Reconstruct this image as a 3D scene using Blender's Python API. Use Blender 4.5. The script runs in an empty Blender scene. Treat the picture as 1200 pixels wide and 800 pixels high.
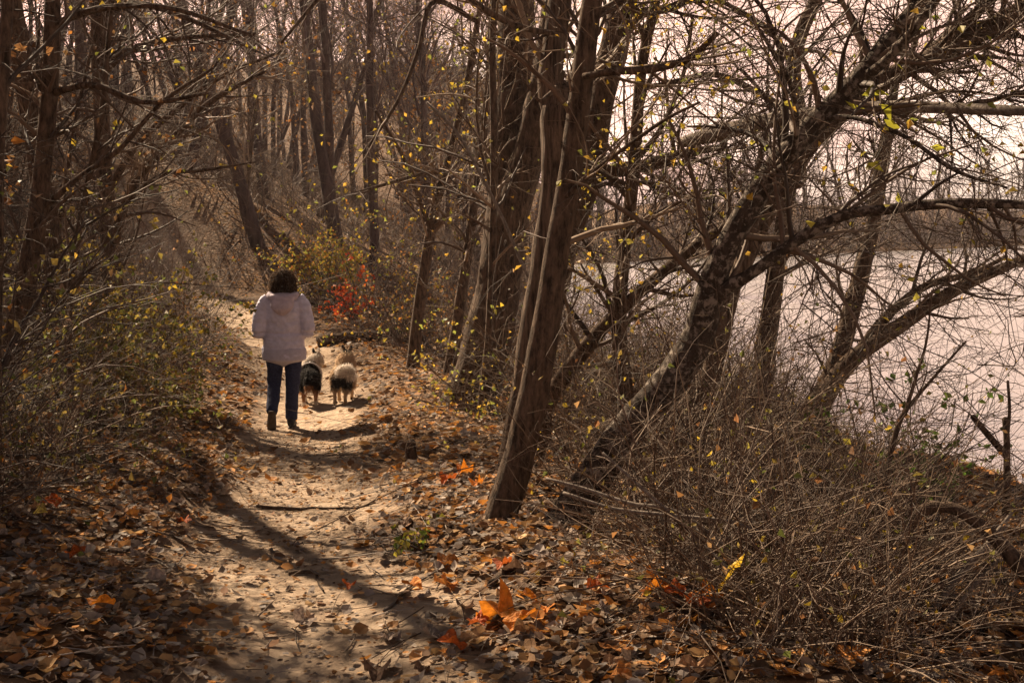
import bpy, bmesh, math
import numpy as np
from mathutils import Vector, Matrix, noise as mnoise

# ------------------------------------------------------------------ camera, sky, sun, exposure
scene = bpy.context.scene
COL = scene.collection
rng = np.random.default_rng(11)
F, EYE, PITCH = 1500.0, 1.65, math.atan(135 / 1500.0)
cam_d = bpy.data.cameras.new("camera")
cam_d.sensor_width = 36.0
cam_d.lens = 45.0
cam_d.clip_start, cam_d.clip_end = 0.05, 4000
cam = bpy.data.objects.new("camera", cam_d)
cam.location = (0, 0, EYE)
cam.rotation_euler = (math.pi / 2 - PITCH, 0, 0)
COL.objects.link(cam)
scene.camera = cam

SUN_EL, SUN_AZ = math.radians(39), math.radians(-36)      # azimuth from +Y towards +X
sun_dir = Vector((math.sin(SUN_AZ) * math.cos(SUN_EL), math.cos(SUN_AZ) * math.cos(SUN_EL), math.sin(SUN_EL)))
world = bpy.data.worlds.new("World")
scene.world = world
world.use_nodes = True
nt = world.node_tree
nt.nodes.clear()
wo = nt.nodes.new("ShaderNodeOutputWorld")
bg = nt.nodes.new("ShaderNodeBackground")
sky = nt.nodes.new("ShaderNodeTexSky")
sky.sky_type = 'NISHITA'
sky.sun_disc = False
sky.sun_elevation = SUN_EL
sky.sun_rotation = SUN_AZ
sky.air_density, sky.dust_density, sky.ozone_density = 1.4, 3.5, 0.6
hsv = nt.nodes.new("ShaderNodeHueSaturation")
hsv.inputs['Saturation'].default_value = 0.16
tc = nt.nodes.new("ShaderNodeTexCoord")
mp = nt.nodes.new("ShaderNodeMapping")
mp.inputs['Scale'].default_value = (2.2, 2.2, 7.0)
cn = nt.nodes.new("ShaderNodeTexNoise")
cn.inputs['Scale'].default_value = 1.6
cn.inputs['Detail'].default_value = 6
cr = nt.nodes.new("ShaderNodeValToRGB")
cr.color_ramp.elements[0].position, cr.color_ramp.elements[1].position = 0.42, 0.72
cr.color_ramp.elements[0].color = (0.58, 0.345, 0.295, 1)
cr.color_ramp.elements[1].color = (1.22, 0.98, 0.82, 1)
mx = nt.nodes.new("ShaderNodeMix")
mx.data_type, mx.blend_type = 'RGBA', 'MULTIPLY'
mx.inputs[0].default_value = 1.0
nt.links.new(tc.outputs['Generated'], mp.inputs['Vector'])
nt.links.new(mp.outputs[0], cn.inputs['Vector'])
nt.links.new(cn.outputs['Fac'], cr.inputs['Fac'])
nt.links.new(sky.outputs[0], hsv.inputs['Color'])
nt.links.new(hsv.outputs[0], mx.inputs[6])
nt.links.new(cr.outputs[0], mx.inputs[7])
sx = nt.nodes.new("ShaderNodeSeparateXYZ")
nt.links.new(tc.outputs['Generated'], sx.inputs[0])
er = nt.nodes.new("ShaderNodeMapRange")          # haze: the sky pales and brightens evenly towards the horizon
er.inputs[1].default_value, er.inputs[2].default_value = 0.0, 0.50
er.inputs[3].default_value, er.inputs[4].default_value = 3.5, 0.20
er.interpolation_type = 'SMOOTHSTEP'
nt.links.new(sx.outputs['Z'], er.inputs[0])
vm = nt.nodes.new("ShaderNodeVectorMath"); vm.operation = 'SCALE'
hs2 = nt.nodes.new("ShaderNodeHueSaturation")      # overhead the sky stays blue-grey, low down it is pink haze
hs2.inputs['Saturation'].default_value = 0.55
nt.links.new(sky.outputs[0], hs2.inputs['Color'])
ef = nt.nodes.new("ShaderNodeMapRange"); ef.interpolation_type = 'SMOOTHSTEP'
ef.inputs[1].default_value, ef.inputs[2].default_value = 0.12, 0.55
nt.links.new(sx.outputs['Z'], ef.inputs[0])
mz_ = nt.nodes.new("ShaderNodeMix"); mz_.data_type = 'RGBA'
pf = nt.nodes.new("ShaderNodeMapRange"); pf.interpolation_type = 'SMOOTHSTEP'      # pink belt above the pale horizon
pf.inputs[1].default_value, pf.inputs[2].default_value = 0.06, 0.22
nt.links.new(sx.outputs['Z'], pf.inputs[0])
pk = nt.nodes.new("ShaderNodeMix"); pk.data_type, pk.blend_type = 'RGBA', 'MULTIPLY'
pk.inputs[7].default_value = (0.78, 0.60, 0.55, 1)
nt.links.new(pf.outputs[0], pk.inputs[0]); nt.links.new(mx.outputs[2], pk.inputs[6])
nt.links.new(ef.outputs[0], mz_.inputs[0]); nt.links.new(pk.outputs[2], mz_.inputs[6]); nt.links.new(hs2.outputs[0], mz_.inputs[7])
nt.links.new(mz_.outputs[2], vm.inputs[0]); nt.links.new(er.outputs[0], vm.inputs['Scale'])
nt.links.new(vm.outputs[0], bg.inputs['Color'])
bg.inputs['Strength'].default_value = 0.05
nt.links.new(bg.outputs[0], wo.inputs['Surface'])

sl = bpy.data.lights.new("sun", 'SUN')
sl.energy = 5.0
sl.angle = math.radians(0.55)
sl.color = (1.0, 0.78, 0.54)
so = bpy.data.objects.new("sun", sl)
so.rotation_euler = (-sun_dir).to_track_quat('-Z', 'Y').to_euler()
so.location = sun_dir * 60
COL.objects.link(so)
scene.view_settings.view_transform = 'Standard'
scene.view_settings.look = 'None'
scene.view_settings.gamma = 1
scene.view_settings.exposure = 1.62
scene.render.engine = 'CYCLES'
scene.cycles.use_denoising = True
scene.cycles.max_bounces = 4
scene.cycles.diffuse_bounces = 2
scene.cycles.transparent_max_bounces = 6

scene.cycles.volume_bounces = 0
HAZE = 0.00035

# ------------------------------------------------------------------ helpers
def tag(o, label=None, cat=None, group=None, kind=None):
    if label: o['label'] = label
    if cat: o['category'] = cat
    if group: o['group'] = group
    if kind: o['kind'] = kind
    return o

def link(name, data, parent=None, loc=(0, 0, 0), rz=0.0, sc=None):
    o = bpy.data.objects.new(name, data)
    COL.objects.link(o)
    o.location = loc
    o.rotation_euler = (0, 0, rz)
    if sc is not None: o.scale = sc if hasattr(sc, '__len__') else (sc, sc, sc)
    if parent: o.parent = parent
    return o

def copy_tree(o, parent=None):
    c = o.copy()
    COL.objects.link(c)
    c.parent = parent
    for ch in list(o.children): copy_tree(ch, c)
    return c

def mesh_np(name, V, Fc, mat=None, col=None, smooth=True, attr=None):
    V = np.asarray(V, dtype=np.float32).reshape(-1, 3)
    Fc = np.asarray(Fc, dtype=np.int32)
    n, k = Fc.shape
    me = bpy.data.meshes.new(name)
    me.vertices.add(len(V))
    me.vertices.foreach_set("co", V.ravel())
    me.loops.add(n * k)
    me.loops.foreach_set("vertex_index", Fc.ravel())
    me.polygons.add(n)
    me.polygons.foreach_set("loop_start", np.arange(0, n * k, k, dtype=np.int32))
    me.polygons.foreach_set("use_smooth", np.full(n, smooth, dtype=bool))
    if col is not None:
        ca = me.attributes.new("Col", 'FLOAT_COLOR', 'POINT')
        c4 = np.ones((len(V), 4), dtype=np.float32)
        c4[:, :3] = col
        ca.data.foreach_set("color", c4.ravel())
    if attr is not None:
        for nm, a in attr.items():
            fa = me.attributes.new(nm, 'FLOAT', 'POINT')
            fa.data.foreach_set("value", np.asarray(a, dtype=np.float32).ravel())
    me.update(calc_edges=True)
    if mat: me.materials.append(mat)
    return me

def norm(v):
    return v / np.maximum(np.linalg.norm(v, axis=-1, keepdims=True), 1e-9)

def tubes(P, R, S=3, wob=0.0):
    """P (M,K,3) centre lines, R (M,K) radii -> verts, quads"""
    P = np.asarray(P, float); R = np.asarray(R, float)
    M, K, _ = P.shape
    T = norm(np.gradient(P, axis=1))
    ch = norm(P[:, -1] - P[:, 0])
    ax = np.argmin(np.abs(ch), axis=1)
    ref = np.eye(3)[ax][:, None, :]
    U = norm(np.cross(T, np.broadcast_to(ref, T.shape)))
    W = np.cross(T, U)
    a = np.arange(S) * 2 * math.pi / S
    RR = R[:, :, None]
    if wob > 0:
        w = 1 + wob * rng.normal(size=(M, K, S))
        RR = RR * w
    V = P[:, :, None, :] + (RR * np.cos(a))[..., None] * U[:, :, None, :] + (RR * np.sin(a))[..., None] * W[:, :, None, :]
    idx = np.arange(M * K * S).reshape(M, K, S)
    A, B = idx[:, :-1, :], idx[:, 1:, :]
    q = np.stack([A, np.roll(A, -1, 2), np.roll(B, -1, 2), B], -1).reshape(-1, 4)
    return V.reshape(-1, 3), q

def cat(parts):
    """join list of (V,F,col)"""
    Vs, Fs, Cs, n = [], [], [], 0
    for V, Fc, c in parts:
        Vs.append(V); Fs.append(Fc + n); n += len(V)
        c = np.asarray(c, float)
        Cs.append(np.broadcast_to(c, (len(V), 3)) if c.ndim == 1 else c)
    return np.concatenate(Vs), np.concatenate(Fs), np.concatenate(Cs)

def canes(start, direc, length, rad, K=6, curl=0.25, pull=(0, 0, 0), taper=0.25):
    M = len(start)
    d = norm(np.asarray(direc, float))
    P = np.zeros((M, K, 3)); P[:, 0] = start
    st = (np.asarray(length, float) / (K - 1)).reshape(-1, 1) * np.ones((M, 1))
    pull = np.asarray(pull, float)
    bend = rng.normal(size=(M, 3)) * curl * 0.6
    for k in range(1, K):
        d = norm(d + bend + rng.normal(size=(M, 3)) * curl * 0.6 + pull)
        P[:, k] = P[:, k - 1] + d * st
    t = np.linspace(0, 1, K)
    R = np.asarray(rad, float).reshape(-1, 1) * np.ones((M, 1)) * (1 - (1 - taper) * t)[None, :]
    return P, R

def spawn(P, R, n, t0, t1, length, ang=(0.5, 1.1), K=5, rs=0.55, curl=0.25, pull=(0, 0, 0), taper=0.25, rmax=9, rmin=0.0008, wl=0.5):
    M, Kp, _ = P.shape
    L = np.linalg.norm(np.diff(P, axis=1), axis=2).sum(1)
    m = rng.choice(M, size=n, p=L / L.sum())
    t = rng.uniform(t0, t1, n)
    f = t * (Kp - 1); i = np.minimum(f.astype(int), Kp - 2); u = (f - i)[:, None]
    base = P[m, i] * (1 - u) + P[m, i + 1] * u
    r = R[m, i] * (1 - u[:, 0]) + R[m, i + 1] * u[:, 0]
    tan = norm(P[m, i + 1] - P[m, i])
    rnd = rng.normal(size=(n, 3))
    perp = norm(rnd - (rnd * tan).sum(1, keepdims=True) * tan)
    a = rng.uniform(*ang, n)[:, None]
    d = tan * np.cos(a) + perp * np.sin(a)
    ln = length * rng.uniform(0.45, 1.15, n) * (1 - wl * t)
    return canes(base, d, ln, np.clip(r * rs, rmin, rmax), K, curl, pull, taper)

def percane(P, S, cols):
    """random colour per cane from list"""
    cols = np.asarray(cols, float)
    M, K, _ = P.shape
    c = cols[rng.integers(0, len(cols), M)] * rng.uniform(0.7, 1.25, (M, 1))
    return np.repeat(c, K * S, axis=0)

def leaves(pos, direc, size, cols, fold=0.35, width=0.34, up=None):
    """small folded leaves: 2 triangles each"""
    n = len(pos)
    d = norm(direc)
    rnd = rng.normal(size=(n, 3)) if up is None else np.broadcast_to(np.asarray(up, float), (n, 3)) + rng.normal(size=(n, 3)) * 0.35
    s = norm(np.cross(d, rnd)); nn = np.cross(s, d)
    sz = np.asarray(size, float).reshape(-1, 1) * np.ones((n, 1))
    a = pos
    tip = pos + d * sz + nn * sz * rng.uniform(-.25, .25, (n, 1))
    mid = pos + d * sz * 0.45
    l = mid + s * sz * width + nn * sz * fold * rng.uniform(0.2, 1.2, (n, 1))
    r = mid - s * sz * width + nn * sz * fold * rng.uniform(0.2, 1.2, (n, 1))
    V = np.stack([a, l, tip, r], 1).reshape(-1, 3)
    i = np.arange(n)[:, None] * 4
    Fc = np.concatenate([i + [0, 2, 1], i + [0, 3, 2]], 0)
    cols = np.asarray(cols, float)
    c = cols[rng.integers(0, len(cols), n)] * rng.uniform(0.65, 1.3, (n, 1))
    return V, Fc, np.repeat(c, 4, axis=0)

def poly(pts, n):
    """smooth resample of control points (m,k) to n rows (Catmull-Rom)"""
    p = np.asarray(pts, float)
    m = len(p)
    e = np.vstack([2 * p[0] - p[1], p, 2 * p[-1] - p[-2]])
    t = np.linspace(0, m - 1 - 1e-6, n)
    i = t.astype(int); u = (t - i)[:, None]
    a, b, c, d = e[i], e[i + 1], e[i + 2], e[i + 3]
    return 0.5 * (2 * b + (c - a) * u + (2 * a - 5 * b + 4 * c - d) * u ** 2 + (3 * b - 3 * c + d - a) * u ** 3)

_cp, _sp = math.cos(PITCH), math.sin(PITCH)
def at(px, py, Y):
    """world point at depth Y (metres in front of where the photographer stood) seen in direction px,py"""
    dx, dy = (px - 600) / F, (400 - py) / F
    d = np.array([dx, dy * _sp + _cp, dy * _cp - _sp])
    return np.array([0, 0, EYE]) + d * (Y / d[1])

_sw = [(rng.normal(size=2), rng.uniform(0, 6.28)) for _ in range(14)]
def sn(x, y, s):
    """smooth noise -1..1"""
    v = 0
    for w, ph in _sw: v = v + np.sin((w[0] * x + w[1] * y) / s * 2.2 + ph)
    return v / 5.0

def sstep(a, b, x):
    t = np.clip((x - a) / (b - a), 0, 1)
    return t * t * (3 - 2 * t)

# ------------------------------------------------------------------ the lie of the land
PY = np.array([-30, 0, 5, 8, 11, 13.2, 15, 19, 24, 32, 40, 60, 400.])
PX = np.array([0.4, -0.4, -0.92, -1.36, -1.8, -2.2, -2.35, -3.2, -4.9, -9.0, -18, -40, -300.])
PZ = np.array([0.1, 0, 0.0, -.10, -.30, -.40, -.42, -.38, -.2, .18, .3, .5, 1.])
BY = np.array([-60, 2, 6, 10, 13.5, 16, 20, 25, 30, 40, 60, 95, 400.])
BX = np.array([9, 7.0, 6.2, 5.6, 4.6, 4.0, 2.9, 1.7, 1.2, 1.3, 2.5, 3, 3.])
WATER = -1.10
def pathx(y): return np.interp(y, PY, PX)
def land(x, y):
    x = np.asarray(x, float); y = np.asarray(y, float)
    xp = pathx(y); u = x - xp + 0.12 * sn(x * 0, y, 2.0)
    z = np.interp(y, PY, PZ)
    ul = np.maximum(0, -u - 0.62)
    z = z + 0.13 * np.minimum(ul, 4) + 0.20 * np.maximum(ul - 4, 0) * np.exp(-np.maximum(ul - 4, 0) / 60)
    z = z + 0.09 * sstep(0.45, 0.85, -u)
    z = z + 0.16 * np.exp(-((u - 1.35) / 0.75) ** 2)
    z = z - 0.05 * np.exp(-(u / 0.55) ** 2)
    # hillside beyond
    hill = 0.85 * np.maximum(0, y - 29) * sstep(7, -12, x) * np.exp(-np.maximum(0, y - 60) / 90)
    z = z + hill
    off = sstep(0.3, 0.8, np.abs(u))
    z = z + (0.05 * sn(x, y, 0.9) + 0.018 * sn(y, x, 0.22)) * (0.25 + 0.75 * off) + 0.012 * sn(x, y, 0.13)
    # river
    yf = 92 + np.maximum(0, x - 3) * 1.3
    d = np.minimum(x - np.interp(y, BY, BX), (yf - y) * 0.6) + 0.25 * sn(x, y, 1.5)
    bank = WATER + np.where(d > 0, -0.3 * d, -0.42 * d)
    bank = np.maximum(bank, -3.2)
    far = sstep(0, 40, y - yf) * 4 * sstep(0, 20, x)
    return np.minimum(z + far, bank)

def ground_hit(px, py):
    lo = np.array([0, 0, EYE]); d = at(px, py, 1.0) - lo
    for Y in np.arange(3.0, 120, 0.05):
        p = lo + d * Y
        if p[2] <= land(p[0], p[1]): return p
    return lo + d * 60

# ------------------------------------------------------------------ materials
def new_mat(name):
    m = bpy.data.materials.new(name)
    m.use_nodes = True
    b = m.node_tree.nodes['Principled BSDF']
    return m, m.node_tree, b

def bark_mat(name, c1, c2, scale=14, stretch=0.18, bump=0.6, lichen=None, lscale=9, lt=0.56, rough=0.95, use_col=False):
    m, t, b = new_mat(name)
    N, Lk = t.nodes, t.links
    b.inputs['Roughness'].default_value = rough
    b.inputs['Specular IOR Level'].default_value = 0.15
    tcd = N.new("ShaderNodeTexCoord"); mpp = N.new("ShaderNodeMapping")
    mpp.inputs['Scale'].default_value = (1, 1, stretch)
    Lk.new(tcd.outputs['Object'], mpp.inputs['Vector'])
    n1 = N.new("ShaderNodeTexNoise"); n1.inputs['Scale'].default_value = scale
    n1.inputs['Detail'].default_value = 8; n1.inputs['Roughness'].default_value = 0.7
    Lk.new(mpp.outputs[0], n1.inputs['Vector'])
    r = N.new("ShaderNodeValToRGB")
    r.color_ramp.elements[0].position, r.color_ramp.elements[1].position = 0.36, 0.68
    r.color_ramp.elements[0].color, r.color_ramp.elements[1].color = (*c1, 1), (*c2, 1)
    Lk.new(n1.outputs['Fac'], r.inputs['Fac'])
    out = r.outputs[0]
    if use_col:
        ca = N.new("ShaderNodeAttribute"); ca.attribute_name = "Col"
        mm = N.new("ShaderNodeMix"); mm.data_type, mm.blend_type = 'RGBA', 'MULTIPLY'; mm.inputs[0].default_value = 1
        Lk.new(out, mm.inputs[6]); Lk.new(ca.outputs['Color'], mm.inputs[7]); out = mm.outputs[2]
    if lichen:
        n2 = N.new("ShaderNodeTexNoise"); n2.inputs['Scale'].default_value = lscale
        n2.inputs['Detail'].default_value = 5; n2.inputs['Roughness'].default_value = 0.65
        Lk.new(tcd.outputs['Object'], n2.inputs['Vector'])
        r2 = N.new("ShaderNodeValToRGB")
        r2.color_ramp.elements[0].position, r2.color_ramp.elements[1].position = lt, lt + 0.10
        Lk.new(n2.outputs['Fac'], r2.inputs['Fac'])
        m2 = N.new("ShaderNodeMix"); m2.data_type = 'RGBA'
        Lk.new(r2.outputs[0], m2.inputs[0]); Lk.new(out, m2.inputs[6]); m2.inputs[7].default_value = (*lichen, 1)
        out = m2.outputs[2]
    Lk.new(out, b.inputs['Base Color'])
    bp = N.new("ShaderNodeBump"); bp.inputs['Strength'].default_value = bump; bp.inputs['Distance'].default_value = 0.03
    Lk.new(n1.outputs['Fac'], bp.inputs['Height']); Lk.new(bp.outputs[0], b.inputs['Normal'])
    return m

def col_mat(name, rough=0.85, transl=0.0, spec=0.2, noise_amt=0.35, nscale=60):
    """base colour from the per-piece colour attribute with fine mottling"""
    m, t, b = new_mat(name)
    N, Lk = t.nodes, t.links
    b.inputs['Roughness'].default_value = rough
    b.inputs['Specular IOR Level'].default_value = spec
    ca = N.new("ShaderNodeAttribute"); ca.attribute_name = "Col"
    tcd = N.new("ShaderNodeTexCoord"); n = N.new("ShaderNodeTexNoise")
    n.inputs['Scale'].default_value = nscale; n.inputs['Detail'].default_value = 3
    Lk.new(tcd.outputs['Object'], n.inputs['Vector'])
    mr = N.new("ShaderNodeMapRange"); mr.inputs[3].default_value, mr.inputs[4].default_value = 1 - noise_amt, 1 + noise_amt
    Lk.new(n.outputs['Fac'], mr.inputs[0])
    mm = N.new("ShaderNodeVectorMath"); mm.operation = 'SCALE'
    Lk.new(ca.outputs['Color'], mm.inputs[0]); Lk.new(mr.outputs[0], mm.inputs['Scale'])
    Lk.new(mm.outputs[0], b.inputs['Base Color'])
    if transl > 0:
        tr = N.new("ShaderNodeBsdfTranslucent"); mix = N.new("ShaderNodeMixShader")
        mix.inputs[0].default_value = transl
        Lk.new(mm.outputs[0], tr.inputs['Color'])
        Lk.new(b.outputs[0], mix.inputs[1]); Lk.new(tr.outputs[0], mix.inputs[2])
        Lk.new(mix.outputs[0], N['Material Output'].inputs['Surface'])
    return m

def plain_mat(name, c, rough=0.8, nscale=40, amt=0.25, bump=0.2, transl=0.0, spec=0.3, bd=0.004):
    m, t, b = new_mat(name)
    N, Lk = t.nodes, t.links
    b.inputs['Roughness'].default_value = rough
    b.inputs['Specular IOR Level'].default_value = spec
    tcd = N.new("ShaderNodeTexCoord"); n = N.new("ShaderNodeTexNoise")
    n.inputs['Scale'].default_value = nscale; n.inputs['Detail'].default_value = 6
    Lk.new(tcd.outputs['Object'], n.inputs['Vector'])
    r = N.new("ShaderNodeValToRGB")
    r.color_ramp.elements[0].position, r.color_ramp.elements[1].position = 0.3, 0.7
    r.color_ramp.elements[0].color = (*[v * (1 - amt) for v in c], 1)
    r.color_ramp.elements[1].color = (*[min(1, v * (1 + amt)) for v in c], 1)
    Lk.new(n.outputs['Fac'], r.inputs['Fac']); Lk.new(r.outputs[0], b.inputs['Base Color'])
    bp = N.new("ShaderNodeBump"); bp.inputs['Strength'].default_value = bump; bp.inputs['Distance'].default_value = bd
    Lk.new(n.outputs['Fac'], bp.inputs['Height']); Lk.new(bp.outputs[0], b.inputs['Normal'])
    if transl > 0:
        tr = N.new("ShaderNodeBsdfTranslucent"); mix = N.new("ShaderNodeMixShader")
        mix.inputs[0].default_value = transl
        Lk.new(r.outputs[0], tr.inputs['Color'])
        Lk.new(b.outputs[0], mix.inputs[1]); Lk.new(tr.outputs[0], mix.inputs[2])
        Lk.new(mix.outputs[0], N['Material Output'].inputs['Surface'])
    return m

M_bark = bark_mat("brown_bark", (0.026, 0.018, 0.013), (0.17, 0.115, 0.080), 30, 0.30, 1.0)
M_furrow = bark_mat("furrowed_bark", (0.030, 0.021, 0.016), (0.22, 0.155, 0.112), 40, 0.10, 1.0)
M_mottle = bark_mat("mottled_bark", (0.022, 0.017, 0.013), (0.075, 0.055, 0.042), 30, 0.5, 0.7, lichen=(0.21, 0.175, 0.145), lscale=26, lt=0.50)
M_grey = bark_mat("grey_dead_wood", (0.10, 0.080, 0.066), (0.27, 0.225, 0.19), 30, 0.5, 0.6)
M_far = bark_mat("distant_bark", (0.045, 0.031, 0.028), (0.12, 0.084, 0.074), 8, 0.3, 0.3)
M_twig = col_mat("twig_bark", 0.75, 0, 0.3, 0.3, 50)
M_leaf = col_mat("dry_leaf", 0.75, 0.25, 0.25, 0.4, 45)
M_green = col_mat("living_leaf", 0.55, 0.5, 0.4, 0.25, 60)
M_fur = col_mat("fur", 0.8, 0.4, 0.25, 0.25, 80)

TW = [(0.17, 0.115, 0.075), (0.115, 0.075, 0.052), (0.21, 0.150, 0.105), (0.075, 0.05, 0.036)]
TWD = [(0.09, 0.060, 0.042), (0.055, 0.038, 0.028), (0.13, 0.090, 0.064)]
TWK = [(0.05, 0.034, 0.025), (0.03, 0.02, 0.016), (0.085, 0.058, 0.042)]  # thicket twig browns, darkened so the colour carries the gloom there
LIT = [(0.36, 0.185, 0.07), (0.22, 0.105, 0.045), (0.44, 0.27, 0.12), (0.13, 0.07, 0.036), (0.46, 0.20, 0.045), (0.29, 0.20, 0.135)]
GOLD = [(0.42, 0.30, 0.035), (0.34, 0.29, 0.05), (0.48, 0.30, 0.05), (0.24, 0.26, 0.05)]
OLIVE = [(0.16, 0.15, 0.035), (0.11, 0.125, 0.03), (0.22, 0.17, 0.04), (0.28, 0.20, 0.05)]

# ------------------------------------------------------------------ ground
def axis(a, b, step, lo, hi, g=1.09):
    v = list(np.arange(a, b + 1e-6, step))
    s = step
    while v[-1] < hi: s *= g; v.append(v[-1] + s)
    s = step
    while v[0] > lo: s *= g; v.insert(0, v[0] - s)
    return np.array(v)
gx = axis(-7, 7, 0.12, -300, 300)
gy = axis(3.2, 20, 0.12, -90, 480)
GX, GY = np.meshgrid(gx, gy)
GZ = land(GX, GY)
u_ = GX - pathx(GY) + 0.12 * sn(GX * 0, GY, 2.0)
wdt = np.interp(GY, [0, 5, 10, 13, 16, 24, 34], [0.62, 0.62, 0.56, 0.58, 0.62, 0.8, 1.0])
pm = 1 - sstep(0.55, 1.35, np.abs(u_) / wdt + 0.20 * sn(GX, GY, 0.5) + 0.12 * sn(GY, GX, 0.2))
pm = pm * (1 - sstep(29, 34, GY))
nY, nX = GX.shape
ii = np.arange(nX * nY).reshape(nY, nX)
gq = np.stack([ii[:-1, :-1], ii[:-1, 1:], ii[1:, 1:], ii[1:, :-1]], -1).reshape(-1, 4)
m, t, b = new_mat("leafy_forest_floor")
N, Lk = t.nodes, t.links
b.inputs['Roughness'].default_value = 0.95
b.inputs['Specular IOR Level'].default_value = 0.1
tcd = N.new("ShaderNodeTexCoord")
def voro(scale, st=(1, 1, 1)):
    mpn = N.new("ShaderNodeMapping"); mpn.inputs['Scale'].default_value = st
    Lk.new(tcd.outputs['Object'], mpn.inputs['Vector'])
    v = N.new("ShaderNodeTexVoronoi"); v.inputs['Scale'].default_value = scale
    Lk.new(mpn.outputs[0], v.inputs['Vector'])
    return v
v1 = voro(15)
sep = N.new("ShaderNodeSeparateColor"); Lk.new(v1.outputs['Color'], sep.inputs[0])
lr = N.new("ShaderNodeValToRGB")
e = lr.color_ramp.elements
e[0].position, e[0].color = 0.0, (0.055, 0.034, 0.022, 1)
e[1].position, e[1].color = 1.0, (0.24, 0.145, 0.080, 1)
for p_, c_ in ((0.3, (0.10, 0.058, 0.034, 1)), (0.55, (0.17, 0.095, 0.05, 1)), (0.75, (0.22, 0.12, 0.055, 1)), (0.88, (0.20, 0.155, 0.12, 1))):
    k_ = e.new(p_); k_.color = c_
Lk.new(sep.outputs[0], lr.inputs['Fac'])
n1 = N.new("ShaderNodeTexNoise"); n1.inputs['Scale'].default_value = 5; n1.inputs['Detail'].default_value = 9; n1.inputs['Roughness'].default_value = 0.7
Lk.new(tcd.outputs['Object'], n1.inputs['Vector'])
pr = N.new("ShaderNodeValToRGB")
e = pr.color_ramp.elements
e[0].position, e[0].color = 0.30, (0.20, 0.14, 0.095, 1)
e[1].position, e[1].color = 0.70, (0.54, 0.42, 0.31, 1)
k_ = e.new(0.5); k_.color = (0.40, 0.295, 0.21, 1)
Lk.new(n1.outputs['Fac'], pr.inputs['Fac'])
pa = N.new("ShaderNodeAttribute"); pa.attribute_name = "path"
mm = N.new("ShaderNodeMix"); mm.data_type = 'RGBA'
Lk.new(pa.outputs['Fac'], mm.inputs[0]); Lk.new(lr.outputs[0], mm.inputs[6]); Lk.new(pr.outputs[0], mm.inputs[7])
Lk.new(mm.outputs[2], b.inputs['Base Color'])
n3 = N.new("ShaderNodeTexNoise"); n3.inputs['Scale'].default_value = 28; n3.inputs['Detail'].default_value = 8; n3.inputs['Roughness'].default_value = 0.75
Lk.new(tcd.outputs['Object'], n3.inputs['Vector'])
ad = N.new("ShaderNodeMath"); ad.operation = 'ADD'
Lk.new(n3.outputs['Fac'], ad.inputs[0]); Lk.new(v1.outputs['Distance'], ad.inputs[1])
bp = N.new("ShaderNodeBump"); bp.inputs['Strength'].default_value = 0.9; bp.inputs['Distance'].default_value = 0.035
Lk.new(ad.outputs[0], bp.inputs['Height']); Lk.new(bp.outputs[0], b.inputs['Normal'])
M_ground = m
ground = link("ground", mesh_np("ground", np.stack([GX, GY, GZ], -1), gq, M_ground, attr={"path": pm}))
tag(ground, "leaf-strewn forest floor with a worn dirt path beside the river", "ground", kind="structure")

# ------------------------------------------------------------------ river
m, t, b = new_mat("river_water")
N, Lk = t.nodes, t.links
b.inputs['Base Color'].default_value = (0.86, 0.80, 0.75, 1)
b.inputs['Roughness'].default_value = 0.30
b.inputs['Metallic'].default_value = 1.0
b.inputs['IOR'].default_value = 1.5
tcd = N.new("ShaderNodeTexCoord")
mpn = N.new("ShaderNodeMapping"); mpn.inputs['Scale'].default_value = (0.8, 1.6, 1)
Lk.new(tcd.outputs['Object'], mpn.inputs['Vector'])
w1 = N.new("ShaderNodeTexNoise"); w1.inputs['Scale'].default_value = 2.2; w1.inputs['Detail'].default_value = 5; w1.inputs['Roughness'].default_value = 0.6
Lk.new(mpn.outputs[0], w1.inputs['Vector'])
bp = N.new("ShaderNodeBump"); bp.inputs['Strength'].default_value = 0.75; bp.inputs['Distance'].default_value = 0.06
Lk.new(w1.outputs['Fac'], bp.inputs['Height']); Lk.new(bp.outputs[0], b.inputs['Normal'])
river = link("river", mesh_np("river", [(-30, -85, WATER), (290, -85, WATER), (290, 470, WATER), (-30, 470, WATER)], [[0, 1, 2, 3]], m))
tag(river, "bright rippled river reflecting the pale pink sky", "river", kind="structure")

# ------------------------------------------------------------------ trees built one by one
def bole(name, P, R, mat, parent, S=14, rough=0.12, freq=7.0, seed=0.0):
    V, q = tubes(P[None], R[None], S)
    K = len(P)
    C_ = np.repeat(P, S, axis=0); RR = np.repeat(R, S)
    nrm = norm(V - C_)
    d = np.array([mnoise.fractal(Vector((v[0] * freq + seed, v[1] * freq, v[2] * freq * 0.3)), 0.8, 2.2, 4) for v in V])
    V = V + nrm * (d * rough * RR)[:, None]
    # close the top
    n = len(V)
    V = np.vstack([V, P[-1] + norm(P[-1] - P[-2]) * R[-1] * 0.6, P[0]])
    top = np.arange((K - 1) * S, K * S)
    cap = np.stack([top, np.roll(top, -1), np.full(S, n), np.full(S, n)], 1)[:, :4]
    me = mesh_np(name, V, q, mat)
    bm = bmesh.new(); bm.from_mesh(me); bm.verts.ensure_lookup_table()
    for a_ in range(S):
        f = bm.faces.new((bm.verts[top[a_]], bm.verts[top[(a_ + 1) % S]], bm.verts[n])); f.smooth = True
        f = bm.faces.new((bm.verts[(a_ + 1) % S], bm.verts[a_], bm.verts[n + 1])); f.smooth = True
    bm.to_mesh(me); bm.free()
    return link(name, me, parent)

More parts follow.
